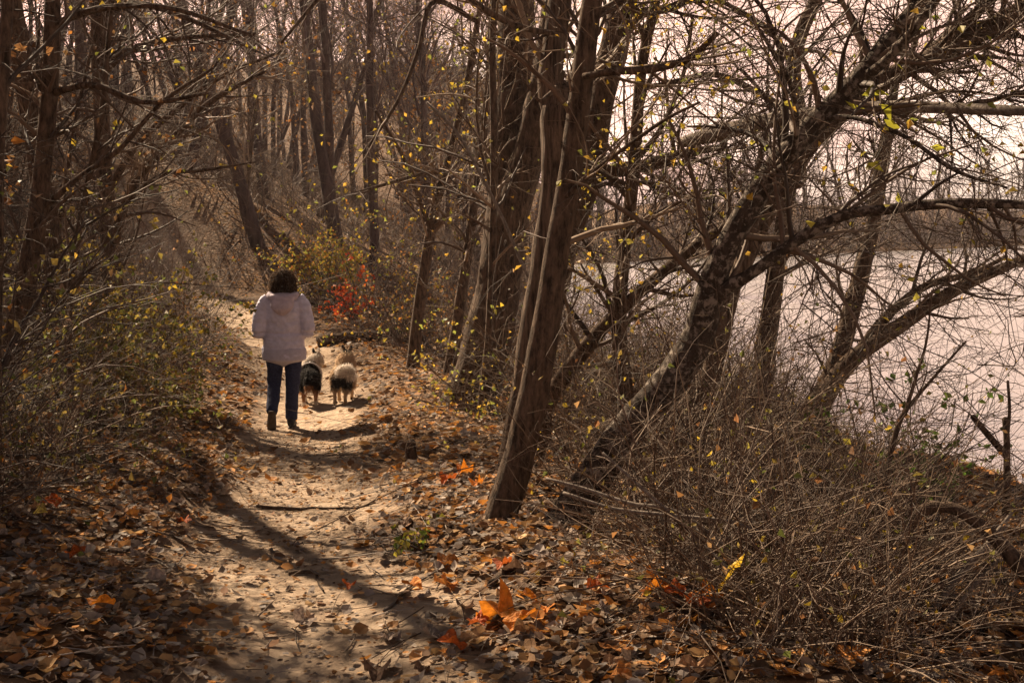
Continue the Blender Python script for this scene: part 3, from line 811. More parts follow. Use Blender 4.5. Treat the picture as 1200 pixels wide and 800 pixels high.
shp = [proto_shrub("bare_shrub", n0, L, c, lf) for n0, L, c, lf in ((34, 1.7, TW, (160, LIT, M_leaf, .05)), (26, 2.2, TWD, None), (40, 1.3, TW, (300, OLIVE, M_green, .045)))]
sp = scatter(60, lambda y: (-0.44 * y - 0.8, min(pathx(y) - np.interp(y, [6, 12, 20], [1.5, 1.35, 1.8]), -0.26 * y - 0.8 if y < 13.8 else 9)), 6.0, 23, 0.5)
sp = [q_ for q_ in sp if not shades(*q_, 2.2, 0.5)]
place(shp, sp, ["pale twiggy shrub with withered brown leaves in the thicket uphill of the path", "tall dark leafless shrub in the thicket uphill of the path",
    "low pale shrub with olive leaves in the thicket uphill of the path", ", withered", ", leafless", ", olive-leaved"], "shrub", "shrubs in the thicket", smin=0.55, smax=1.2)

# leafy bushes at the thicket edge
def bush_at(name, label, px, py, Y, n0, L, leaf, cols=TWD, spread=0.6, sub=5, s=1.0, th=1.0):
    o = proto_shrub(name, n0, L, cols, leaf, spread, sub, th=th)
    p = at(px, py, Y)
    o.location = (p[0], p[1], float(land(p[0], p[1]))); o.scale = (s, s, s)
    tag(o, label, "bush")
    return o
bush_at("leafy_bush", "olive-leaved bush spilling over the thicket edge beside the path", 104, 470, 10.5, 56, 1.25, (2600, OLIVE, M_green, .045))
bush_at("vine_bush", "tall dark honeysuckle mound with yellow-green leaves in the thicket", 118, 430, 12.4, 56, 2.1, (3000, OLIVE + GOLD[:1], M_green, .05), spread=0.7)
bush_at("low_bush", "low dark bush in shade near the foot of the crooked tree", 40, 560, 8.0, 46, 1.1, (900, OLIVE, M_green, .04))
bush_at("golden_bush", "golden-leaved bush at the foot of the hillside beyond the walker", 382, 350, 27, 60, 2.2, (3200, GOLD + LIT[4:5], M_green, .07))
bush_at("ochre_bush", "rounded tangle of ochre leaves behind the thin crooked tree", 470, 395, 20, 50, 1.6, (900, GOLD + LIT, M_green, .06))
o = bush_at("red_sapling", "little sapling with vivid orange-red leaves beyond the dogs", 416, 370, 22.5, 8, 1.35, (300, [(0.55, 0.07, 0.02), (0.6, 0.13, 0.02)], M_green, .075), spread=0.2, th=3.2)
o['category'] = "sapling"
bush_at("briar_bush", "green-leaved briar at the water's edge by the forked sapling", 1065, 610, 7.6, 30, 0.95, (420, [(0.10, 0.17, 0.03), (0.16, 0.21, 0.04)], M_green, .05))
bush_at("holly_sprig", "small green sprig growing in the leaf litter by the slim trunk", 503, 655, 6.5, 10, 0.28, (90, [(0.12, 0.17, 0.03), (0.30, 0.26, 0.04)], M_green, .04), spread=0.12, s=1.0)
bush_at("yellow_shrub", "scrawny shrub with sparse yellow leaves at the stout tree's foot", 585, 470, 12.6, 30, 1.3, (500, GOLD, M_green, .05))
bush_at("grassy_bush", "dried yellowish bush where the thicket meets the path near the walker", 150, 470, 12.6, 50, 0.7, (1300, OLIVE + LIT[:3], M_green, .05))

for nm_, lb_, x_, y_, n0_, L_, lf_ in (  # bushes put in to darken the left edge and shade the near path
        ("added_shade_bush", "tall dark shaggy bush added at the near edge of the thicket to cast shade", -3.35, 7.0, 60, 2.1, (500, OLIVE, M_green, .045)),
        ("added_near_shade_bush", "dark bush added nearest the start of the path to shade it", -2.95, 5.7, 50, 1.7, (400, OLIVE, M_green, .045))):
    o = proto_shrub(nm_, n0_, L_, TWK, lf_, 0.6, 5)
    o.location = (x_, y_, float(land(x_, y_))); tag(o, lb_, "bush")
for nm_, lb_, x_, y_, H_, r_0, L_, t0_, lf_ in (  # trees added so that their leafy crowns shade the foreground
        ("added_shade_oak", "tall oak added to the thicket, its high crown of dry brown leaves put in for shade", -4.25, 12.3, 11.5, .13, 2.7, .58, (5200, LIT, M_leaf, .11)),
        ("added_shade_beech", "brown-leaved beech sapling added at the near edge of the thicket to cast shade", -3.95, 7.9, 6.5, .05, 1.9, .2, (2600, LIT, M_leaf, .08)),
        ("added_shade_sapling", "young tree with withered leaves added behind the beech sapling to cast shade", -5.0, 8.3, 7.5, .06, 2.0, .25, (2400, LIT, M_leaf, .08))):
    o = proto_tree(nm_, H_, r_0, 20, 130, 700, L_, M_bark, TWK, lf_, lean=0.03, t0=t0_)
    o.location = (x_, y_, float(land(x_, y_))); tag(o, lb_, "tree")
# undergrowth on the hillside: nobody could count it
n = 7000
y = 17 + 45 * rng.uniform(size=n) ** 1.5
x0 = -0.46 * y - 2; x1 = np.interp(y, [17, 22, 30, 50, 62], [0.8, 0.4, 0.2, 1.0, 1.5])
x = x0 + (x1 - x0) * rng.uniform(size=n)
ok = (np.abs(x - pathx(y)) > np.interp(y, [17, 30], [1.5, 1.2])) | (y > 33)
x, y = x[ok], y[ok]; n = len(x)
clump = 0.5 + 0.5 * np.clip(sn(x, y, 1.6), -1, 1)
st = np.stack([x, y, land(x, y) - 0.03], 1)
d = np.stack([rng.normal(size=n) * 0.6, rng.normal(size=n) * 0.6, np.full(n, 0.9)], 1)
a = canes(st, d, (0.5 + 2.0 * clump) * rng.uniform(.5, 1.2, n), 0.006 + y * 0.00012, 5, 0.28, (0, 0, -0.06), 0.35)
b_ = spawn(*a, 4500, 0.2, 1, 0.9, (0.5, 1.2), 4, 0.7, 0.25, (0, 0, 0), 0.5, rmin=.004)
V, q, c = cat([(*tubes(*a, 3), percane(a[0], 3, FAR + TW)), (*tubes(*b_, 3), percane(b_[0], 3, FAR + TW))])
tag(link("hillside_undergrowth", mesh_np("hillside_undergrowth", V, q, M_twig, c)), "mass of bare brown undergrowth covering the hillside beyond the path", "undergrowth", kind="stuff")
# scrub along the far bank
n = 3800
x = rng.uniform(-6, 100, n); y = 92 + np.maximum(0, x - 3) * 1.3 + 0.5 + 9 * rng.uniform(size=n)
st = np.stack([x, y, land(x, y) - 0.05], 1)
d = np.stack([rng.normal(size=n) * 0.4, rng.normal(size=n) * 0.4, np.ones(n)], 1)
a = canes(st, d, rng.uniform(1.5, 5.5, n), 0.035, 4, 0.2, (0, 0, 0), 0.35)
V, q, c = cat([(*tubes(*a, 3), percane(a[0], 3, FAR))])
tag(link("far_bank_scrub", mesh_np("far_bank_scrub", V, q, M_twig, c)), "hazy strip of bare scrub along the far river bank", "scrub", kind="stuff")

# ------------------------------------------------------------------ brambles on the river bank: one tangled mass
def bramble(n, ys, xf, hmax, cols, sub, rad=0.0045, pull=-0.09, lean=(0.15, -0.1)):
    y = ys[0] + (ys[1] - ys[0]) * rng.uniform(size=n)
    x0, x1 = xf(y); x = x0 + (x1 - x0) * rng.uniform(size=n)
    st = np.stack([x, y, land(x, y) - 0.03], 1)
    d = np.stack([rng.normal(size=n) * 0.7 + lean[0], rng.normal(size=n) * 0.7 + lean[1], rng.uniform(0.5, 1.2, n)], 1)
    L = hmax(x, y) * rng.uniform(0.7, 2.0, n)
    a = canes(st, d, L, rad * rng.uniform(.5, 1.5, n), 7, 0.24, (0, 0, pull), 0.35)
    b_ = spawn(*a, int(n * sub), 0.1, 1, 0.55, (0.5, 1.3), 4, 0.65, 0.32, (0, 0, -0.01), 0.4, rmin=.0014)
    return a, b_
def brx(y): return np.interp(y, [5, 6, 8, 11, 14, 18, 24], [0.55, 0.35, 0.35, 0.55, 0.55, 0.5, 0.2]), np.interp(y, BY, BX) + 0.25
def brh(x, y):
    # head-high round the trunks, knee-high and lower towards the open shore, so that the water shows
    v = x / y
    top = EYE - y * np.interp(v, [0.0, 0.167, 0.233, 0.30, 0.40], [0.05, 0.085, 0.15, 0.21, 0.29])
    cap = np.interp(y, [4.5, 6, 8, 12, 18], [0.6, 0.95, 1.25, 1.5, 1.3])
    cap = np.where((v < 0.10) & (y < 6.7), 0.30, cap)
    return np.clip(top - land(x, y), 0.10, cap)
a, b_ = bramble(4800, (4.6, 15.5), brx, brh, TW, 2.8)
c_ = spawn(*b_, 15000, 0.1, 1, 0.20, (0.5, 1.3), 3, 0.7, 0.3, (0, 0, 0), 0.4, rmin=.0011)
a2, b2 = bramble(900, (4.2, 7.0), lambda y: (np.interp(y, [4, 5, 7], [0.75, 0.7, 0.5]), 0.31 * y), lambda x, y: np.where(x / y < 0.11, 0.25, 0.5 + 0.12 * (y - 4)), TW, 2.5, 0.0035, -0.07)
a = tuple(np.concatenate([u1, u2]) for u1, u2 in zip(a, a2)); b_ = tuple(np.concatenate([u1, u2]) for u1, u2 in zip(b_, b2))
V, q, c = cat([(*tubes(*a, 3), percane(a[0], 3, TW)), (*tubes(*b_, 3), percane(b_[0], 3, TW + TWD)), (*tubes(*c_, 3), percane(c_[0], 3, TW + TWD))])
tag(link("bramble_tangle", mesh_np("bramble_tangle", V, q, M_twig, c)), "dense tangle of bare brambles covering the river bank", "brambles", kind="stuff")
p, d = tips(b_, 5200)
V, q, c = leaves(p, d, rng.uniform(.015, .045, 5200), OLIVE + LIT[:3] + GOLD[:2])
tag(link("bramble_leaves", mesh_np("bramble_leaves", V, q, M_green, c, False)), "scattered withered leaves clinging to the bank brambles", "leaves", kind="stuff")
# far bramble strip down the bank
a, b_ = bramble(1000, (15.5, 34), lambda y: (np.interp(y, [15, 20, 26, 34], [0.2, -0.3, -1.0, -0.8]), np.interp(y, BY, BX) + 0.3), lambda x, y: 1.2 + 0 * x, TW, 3, 0.007)
V, q, c = cat([(*tubes(*a, 3), percane(a[0], 3, TW)), (*tubes(*b_, 3), percane(b_[0], 3, TW))])
tag(link("bank_scrub", mesh_np("bank_scrub", V, q, M_twig, c)), "thin scrub lining the river bank past the stout tree", "scrub", kind="stuff")
# hanging vines and twigs among the leaning trunks
n = 900
t_ = rng.uniform(size=n)
st = np.stack([rng.uniform(0.6, 4.4, n), rng.uniform(6.0, 10.5, n), rng.uniform(0.4, 4.2, n)], 1)
keep = st[:, 2] < 1.0 + 1.1 * st[:, 0] + 0.6
st = st[keep]; n = len(st)
d = np.stack([rng.normal(size=n) + 0.5, rng.normal(size=n) * 0.5, rng.normal(size=n) * 0.7 + 0.1], 1)
a = canes(st, d, rng.uniform(0.7, 2.4, n), rng.uniform(.0015, .0042, n), 9, 0.36, (0, 0, -0.03), 0.4)
b_ = spawn(*a, 4200, 0.05, 1, 0.42, (0.5, 1.3), 4, 0.7, 0.5, (0, 0, 0), 0.4, rmin=.0011)
c_ = spawn(*b_, 4200, 0.05, 1, 0.14, (0.5, 1.3), 3, 0.7, 0.3, (0, 0, 0), 0.4, rmin=.0009)
V, q, c = cat([(*tubes(*a, 4), percane(a[0], 4, TWD)), (*tubes(*b_, 3), percane(b_[0], 3, TWD)), (*tubes(*c_, 3), percane(c_[0], 3, TWD))])
tag(link("hanging_vines", mesh_np("hanging_vines", V, q, M_twig, c)), "mesh of thin bare vines strung between the leaning trees", "vines", kind="stuff")
p, d = tips(b_, 900)
V, q, c = leaves(p, d, rng.uniform(.015, .04, 900), GOLD + OLIVE)
tag(link("vine_leaves", mesh_np("vine_leaves", V, q, M_green, c, False)), "tiny yellow and green leaves on the strung vines", "leaves", kind="stuff")

# ------------------------------------------------------------------ leaf litter
def litter(n, xf, y0, y1, s0, s1, cols, ypow=1.0, pathkeep=0.10, lift=0.25):
    y = y0 + (y1 - y0) * rng.uniform(size=n) ** ypow
    xa, xb = xf(y)
    x = xa + (xb - xa) * rng.uniform(size=n)
    u = np.abs(x - pathx(y) + 0.12 * sn(x * 0, y, 2.0)) / np.interp(y, [0, 5, 10, 13, 16, 24, 34], [0.62, 0.62, 0.56, 0.58, 0.62, 0.8, 1.0])
    pk = pathkeep + (1 - pathkeep) * sstep(0.7, 1.5, u + 0.25 * sn(x, y, 0.5))
    ok = (rng.uniform(size=n) < pk) & (land(x, y) > WATER + 0.05)
    x, y = x[ok], y[ok]; n = len(x)
    sz = rng.uniform(s0, s1, n)
    pos = np.stack([x, y, land(x, y) + 0.004 + sz * rng.uniform(0.0, 0.25, n)], 1)
    an = rng.uniform(0, 6.283, n)
    d = np.stack([np.cos(an), np.sin(an), rng.normal(size=n) * lift], 1)
    d = norm(d)
    nn0 = np.stack([rng.normal(size=n) * 0.35, rng.normal(size=n) * 0.35, np.ones(n)], 1)
    s = norm(np.cross(d, nn0)); nn = np.cross(s, d)
    S_ = sz[:, None]
    w = rng.uniform(0.22, 0.48, (n, 1)); cu = rng.uniform(-0.15, 0.45, (n, 1))
    r_ = lambda: rng.uniform(0.75, 1.25, (n, 1))
    a = pos - d * S_ * 0.5 + nn * S_ * cu * 0.6
    e_ = pos + d * S_ * 0.5 + nn * S_ * cu * r_()
    l1 = pos - d * S_ * 0.15 + s * S_ * w * r_() + nn * S_ * cu * 0.7 * r_()
    l2 = pos + d * S_ * 0.25 + s * S_ * w * 0.8 * r_() + nn * S_ * cu * 0.7 * r_()
    r1 = pos - d * S_ * 0.15 - s * S_ * w * r_() + nn * S_ * cu * 0.7 * r_()
    r2 = pos + d * S_ * 0.25 - s * S_ * w * 0.8 * r_() + nn * S_ * cu * 0.7 * r_()
    V = np.stack([a, l1, l2, e_, r2, r1, pos], 1).reshape(-1, 3)
    i = np.arange(n)[:, None] * 7
    Fc = np.concatenate([i + [6, 1, 0], i + [6, 2, 1], i + [6, 3, 2], i + [6, 4, 3], i + [6, 5, 4], i + [6, 0, 5]], 0)
    cols = np.asarray(cols, float)
    c = cols[rng.integers(0, len(cols), n)] * rng.uniform(0.55, 1.35, (n, 1))
    return V, Fc, np.repeat(c, 7, axis=0)
GREYL = [(0.25, 0.21, 0.185), (0.33, 0.27, 0.22), (0.19, 0.15, 0.125)]
vis = lambda y: (np.maximum(-0.43 * y - 0.3, -9), np.minimum(0.43 * y + 0.3, np.interp(y, BY, BX)))
parts = [litter(29000, vis, 4.1, 9.5, 0.025, 0.08, LIT + GREYL, 1.0, 0.06),
         litter(23000, vis, 9.0, 26, 0.05, 0.12, LIT + GREYL[:1], 1.2, 0.10),
         litter(16000, lambda y: (pathx(y) - 1.3, pathx(y) + 1.5), 4.1, 13, 0.012, 0.035, LIT + GREYL, 1.0, 0.55, 0.12)]
V, q, c = cat(parts)
tag(link("leaf_litter", mesh_np("leaf_litter", V, q, M_leaf, c, False)), "carpet of small dry brown leaves on both sides of the path", "leaf litter", kind="stuff")
# crumbs of fallen twig
n = 2600
y = rng.uniform(4.2, 16, n); xa, xb = vis(y); x = xa + (xb - xa) * rng.uniform(size=n)
ok = (np.abs(x - pathx(y)) > 0.35) | (rng.uniform(size=n) < .25)
x, y = x[ok], y[ok]; n = len(x)
an = rng.uniform(0, 6.28, n)
a = canes(np.stack([x, y, land(x, y) + 0.015], 1), np.stack([np.cos(an), np.sin(an), rng.normal(size=n) * .12], 1), rng.uniform(.08, .45, n), rng.uniform(.0015, .005, n), 4, 0.15, (0, 0, 0), 0.5)
a[0][:, :, 2] = np.maximum(a[0][:, :, 2] * 0.3 + 0.7 * land(a[0][:, :, 0], a[0][:, :, 1]), land(a[0][:, :, 0], a[0][:, :, 1])) + 0.012
V, q, c = cat([(*tubes(*a, 3), percane(a[0], 3, TW + GREYL))])
tag(link("fallen_twigs", mesh_np("fallen_twigs", V, q, M_twig, c)), "crumbled little twigs lying among the dry leaves", "twigs", kind="stuff")

# large single leaves: parts of the ground
def leaf_mesh(name, lobes, w, mat, curl, seed):
    r = np.random.default_rng(seed)
    n = 22
    pts = []
    for i in range(n):
        a_ = 2 * math.pi * i / n
        rad = 0.5 * (1 - 0.30 * (0.5 + 0.5 * math.cos(lobes * a_ + math.pi)) * (1 if lobes else 0)) * (0.9 + 0.2 * r.uniform())
        x_, y_ = rad * math.cos(a_), rad * math.sin(a_) * w
        z_ = curl * (y_ * y_ * 1.6 - 0.35 * x_ * x_) + 0.10 * math.sin(5 * a_ + seed) * rad * curl * 1.5 + 0.04 * r.normal() * curl
        pts.append((x_, y_, z_ + 0.06))
    mid = [(x_ * 0.5, y_ * 0.5, (z_ - 0.06) * 0.3 + 0.06 + 0.03 * r.normal()) for x_, y_, z_ in pts]
    V = np.array(pts + mid + [(0, 0, 0.05), (-0.85, 0.03, 0.06), (-0.85, -0.0, 0.07)])
    Fc = []
    for i in range(n):
        j = (i + 1) % n
        Fc += [[i, j, n + j], [i, n + j, n + i], [n + i, n + j, 2 * n]]
    k = n // 2
    Fc.append([k, 2 * n + 1, 2 * n + 2])
    return mesh_np(name, V, Fc, mat, None, False)
leafcols = [(0.30, 0.17, 0.09), (0.42, 0.30, 0.20), (0.22, 0.17, 0.145), (0.40, 0.16, 0.04), (0.16, 0.095, 0.06), (0.34, 0.26, 0.21), (0.33, 0.20, 0.10)]
lmats = [plain_mat("fallen_leaf_%d" % i, c_, 0.8, 9, 0.4, 0.4, 0.18, 0.2, 0.05) for i, c_ in enumerate(leafcols)]
lprot = []
for i, mt in enumerate(lmats):
    for j, (lb_, w_, cu_) in enumerate(((0, .55, 0.9), (5, 0.95, 0.7), (0, 0.42, -0.6), (3, 0.8, 1.2))):
        lprot.append(leaf_mesh("leaf", lb_, w_, mt, cu_, 10 * i + j))
def put_leaf(me, x, y, s, rx=None):
    o = bpy.data.objects.new("leaf", me); COL.objects.link(o); o.parent = ground
    o.location = (x, y, float(land(x, y)) + 0.012)
    o.rotation_euler = (float(rng.normal() * .28), float(rng.normal() * .28), float(rng.uniform(0, 6.28)))
    o.scale = (s, s, s)
    return o
cnt = 0
while cnt < 292:
    y = 4.2 + 5.2 * rng.uniform() ** 1.5; x = rng.uniform(-0.42 * y, min(0.42 * y, 3.2))
    u = abs(x - pathx(y))
    if u < 0.5 and rng.uniform() > 0.13: continue
    if u < 0.75 and rng.uniform() > 0.5: continue
    put_leaf(lprot[int(rng.integers(0, len(lprot)))], x, y, float(rng.uniform(.07, .16)))
    cnt += 1
M_orange = plain_mat("orange_leaf", (0.62, 0.21, 0.02), 0.7, 9, 0.35, 0.4, 0.3, 0.3, 0.05)
M_red = plain_mat("rust_leaf", (0.42, 0.10, 0.02), 0.7, 9, 0.35, 0.4, 0.3, 0.3, 0.05)
om = [leaf_mesh("leaf", 5, 0.9, M_orange, 1.3, 77), leaf_mesh("leaf", 3, 0.8, M_orange, 0.9, 78), leaf_mesh("leaf", 5, .9, M_red, 1.1, 79)]
for px, py, s, k in ((585, 735, .20, 0), (612, 742, .15, 1), (484, 700, .12, 1), (560, 742, .10, 2), (620, 712, .09, 1), (830, 715, .13, 0), (815, 722, .13, 2), (770, 706, .14, 0), (790, 712, .10, 2), (530, 768, .12, 2), (545, 560, .13, 0), (525, 570, .13, 2), (560, 575, .10, 0), (505, 640, .10, 1), (590, 675, .10, 2), (640, 730, .08, 1), (700, 705, .10, 2), (410, 700, .08, 2), (90, 660, .12, 2), (120, 720, .12, 1), (60, 600, .12, 2), (215, 620, .10, 2)):
    p = ground_hit(px, py)
    o = put_leaf(om[k], p[0], p[1], s)
    o.location.z += 0.03
    o['label'] = "bright orange lobed fallen leaf" if k < 2 else "rust-red lobed fallen leaf"

# sticks, stump, log
def ground_stick(name, label, pxs, w, mat):
    P = np.array([ground_hit(*p) for p in pxs]); P = poly(P, 14)
    P[:, 2] = land(P[:, 0], P[:, 1]) + w * 0.9
    base = P[0].copy(); R = np.interp(np.linspace(0, 1, 14), [0, .1, 1], [w * .9, w, w * .45])
    root = link(name, None, loc=base); tag(root, label, "stick")
    bole("stem", P - base, R, mat, root, 7, 0.2, 12)
    return root
ground_stick("path_stick", "long thin stick lying straight across the path in front of the walker", [(300, 597), (345, 599), (400, 597), (440, 593)], 0.012, M_bark)
ground_stick("crooked_stick", "small crooked stick on the sunlit near part of the path", [(338, 674), (368, 676), (372, 686), (379, 697)], 0.010, M_bark)
ground_stick("bleached_stick", "bleached stick half buried in leaves by the slim trunk's foot", [(505, 610), (540, 622), (580, 634)], 0.016, M_grey)
ground_stick("mossy_stick", "thick dark stick slanting through the litter below the slim trunk", [(575, 690), (600, 668), (640, 640), (665, 618)], 0.022, M_bark)
ground_stick("edge_stick", "slender stick resting on leaves at the path's riverward edge", [(450, 720), (480, 690), (520, 668)], 0.008, M_grey)
p = ground_hit(481, 546)
root = link("stump", None, loc=(p[0], p[1], p[2])); tag(root, "short rotten stump stub standing in the litter riverward of the path", "stump")
K = 9
P = np.stack([np.linspace(0, .01, K), np.linspace(0, .0, K), np.linspace(-.05, .20, K)], 1)
bole("bole", P, np.interp(np.linspace(0, 1, K), [0, .25, .9, 1], [.07, .05, .046, .03]), M_bark, root, 10, 0.35, 14)
for i, (pxs, w) in enumerate((([(372, 372), (400, 366), (440, 362), (480, 358)], .11), ([(425, 372), (450, 376), (485, 380)], .08))):
    P = np.array([ground_hit(*q_) for q_ in pxs])
    yy = P[:, 1].mean(); P = poly(np.array([at(q_[0], q_[1], 20.5 + i * .4) for q_ in pxs]), 14)
    P[:, 2] = land(P[:, 0], P[:, 1]) + w * 0.7
    base = P[0].copy(); R = np.linspace(w, w * .7, 14)
    root = link("fallen_log", None, loc=base); tag(root, ["dark mossy fallen log lying beyond the dogs", "shorter dark log in front of the mossy one beyond the dogs"][i], "log")
    bole("log", P - base, R, M_bark, root, 12, 0.3, 5)

# ------------------------------------------------------------------ the walker and the dogs
def ell(bm, pts, rx, ry, side=(1, 0, 0), S=16, n=None):
    """closed tube of elliptical section along pts; rx along `side`, ry across it"""
    a = np.hstack([np.asarray(pts, float), np.asarray(rx, float)[:, None], np.asarray(ry, float)[:, None]])
    if n: a = poly(a, n)
    P, rx, ry = a[:, :3], np.maximum(a[:, 3], .002), np.maximum(a[:, 4], .002)
    T = norm(np.gradient(P, axis=0)); sd = np.asarray(side, float)
    U = norm(sd - (T @ sd)[:, None] * T); W = np.cross(T, U)
    rings = []
    for k in range(len(P)):
        rings.append([bm.verts.new(P[k] + rx[k] * math.cos(t_) * U[k] + ry[k] * math.sin(t_) * W[k]) for t_ in np.arange(S) * 2 * math.pi / S])
    for k in range(len(P) - 1):
        for s in range(S):
            bm.faces.new((rings[k][s], rings[k][(s + 1) % S], rings[k + 1][(s + 1) % S], rings[k + 1][s]))
    for k, (e_, sg) in ((0, (-1, 1)), (-1, (1, -1))):
        c_ = bm.verts.new(P[k] + T[k] * e_ * 0.5 * min(rx[k], ry[k]))
        for s in range(S):
            v = (rings[k][(s + 1) % S], rings[k][s], c_) if k == 0 else (rings[k][s], rings[k][(s + 1) % S], c_)
            bm.faces.new(v)

def ball(bm, c, r, seg=16):
    mtx = Matrix.Translation(Vector(c)) @ Matrix.Diagonal(Vector((*r, 1)))
    bmesh.ops.create_uvsphere(bm, u_segments=seg, v_segments=seg // 2 + 2, radius=1.0, matrix=mtx)

def weld(name, build, voxel, smooth=6, disp=None):
    """many closed shapes -> one continuous skin"""
    bm = bmesh.new(); build(bm)
    bmesh.ops.recalc_face_normals(bm, faces=bm.faces)
    me = bpy.data.meshes.new(name + "_raw"); bm.to_mesh(me); bm.free()
    o = bpy.data.objects.new(name + "_raw", me); COL.objects.link(o)
    r = o.modifiers.new("r", 'REMESH'); r.mode = 'VOXEL'; r.voxel_size = voxel; r.use_smooth_shade = True
    s = o.modifiers.new("s", 'SMOOTH'); s.factor = 0.5; s.iterations = smooth
    dg = bpy.context.evaluated_depsgraph_get()
    out = bpy.data.meshes.new_from_object(o.evaluated_get(dg)); out.name = name
    bpy.data.objects.remove(o); bpy.data.meshes.remove(me)
    if disp:
        nv = len(out.vertices)
        co = np.zeros(nv * 3, np.float32); no = np.zeros(nv * 3, np.float32)
        out.vertices.foreach_get("co", co); out.vertices.foreach_get("normal", no)
        co, no = co.reshape(-1, 3), no.reshape(-1, 3)
        d = np.array([disp(Vector(c_)) for c_ in co], np.float32)
        out.vertices.foreach_set("co", (co + no * d[:, None]).ravel()); out.update()
    out.polygons.foreach_set("use_smooth", np.ones(len(out.polygons), bool))
    return out

def verts_of(me):
    nv = len(me.vertices)
    co = np.zeros(nv * 3, np.float32); no = np.zeros(nv * 3, np.float32)
    me.vertices.foreach_get("co", co); me.vertices.foreach_get("normal", no)
    return co.reshape(-1, 3).astype(float), no.reshape(-1, 3).astype(float)

def set_col(me, fn):
    co, no = verts_of(me)
    c4 = np.ones((len(co), 4), np.float32); c4[:, :3] = fn(co)
    a_ = me.attributes.new("Col", 'FLOAT_COLOR', 'POINT'); a_.data.foreach_set("color", c4.ravel())

def strands(pos, d0, d1, L, w, cols):
    """blades of hair: two-segment tapered strips"""
    n = len(pos)
    s = norm(np.cross(d0 + 1e-4, rng.normal(size=(n, 3))))
    L = L[:, None]; W_ = w
    p1 = pos + d0 * L * 0.5; p2 = p1 + d1 * L * 0.5
    V = np.stack([pos + s * W_, pos - s * W_, p1 + s * W_ * .8, p1 - s * W_ * .8, p2], 1).reshape(-1, 3)
    i = np.arange(n)[:, None] * 5
    Fc = np.concatenate([i + [0, 1, 3], i + [0, 3, 2], i + [2, 3, 4]], 0)
    return V, Fc, np.repeat(cols, 5, axis=0)

# --- person, walking away
M_jacket = plain_mat("quilted_jacket", (0.55, 0.53, 0.66), 0.7, 22, 0.12, 0.6, 0, 0.3, 0.02)
M_band = plain_mat("jacket_hem", (0.45, 0.43, 0.53), 0.8, 26, 0.08, 0.3, 0, 0.3, 0.01)
M_jean = plain_mat("navy_denim", (0.028, 0.034, 0.075), 0.9, 60, 0.35, 0.3, 0, 0.15, 0.006)
M_shoe = plain_mat("dark_shoe", (0.022, 0.020, 0.022), 0.6, 30, 0.3, 0.2)
M_sole = plain_mat("shoe_sole", (0.085, 0.062, 0.045), 0.85, 30, 0.3, 0.3)
M_skin = plain_mat("skin", (0.55, 0.36, 0.28), 0.6, 30, 0.06, 0.1)
M_eye = plain_mat("dark_eye", (0.02, 0.015, 0.012), 0.2, 10, 0.1, 0.0)
M_lip = plain_mat("lips", (0.42, 0.18, 0.15), 0.5, 10, 0.1, 0.0)
M_strap = plain_mat("harness_strap", (0.55, 0.50, 0.47), 0.7, 30, 0.1, 0.1)

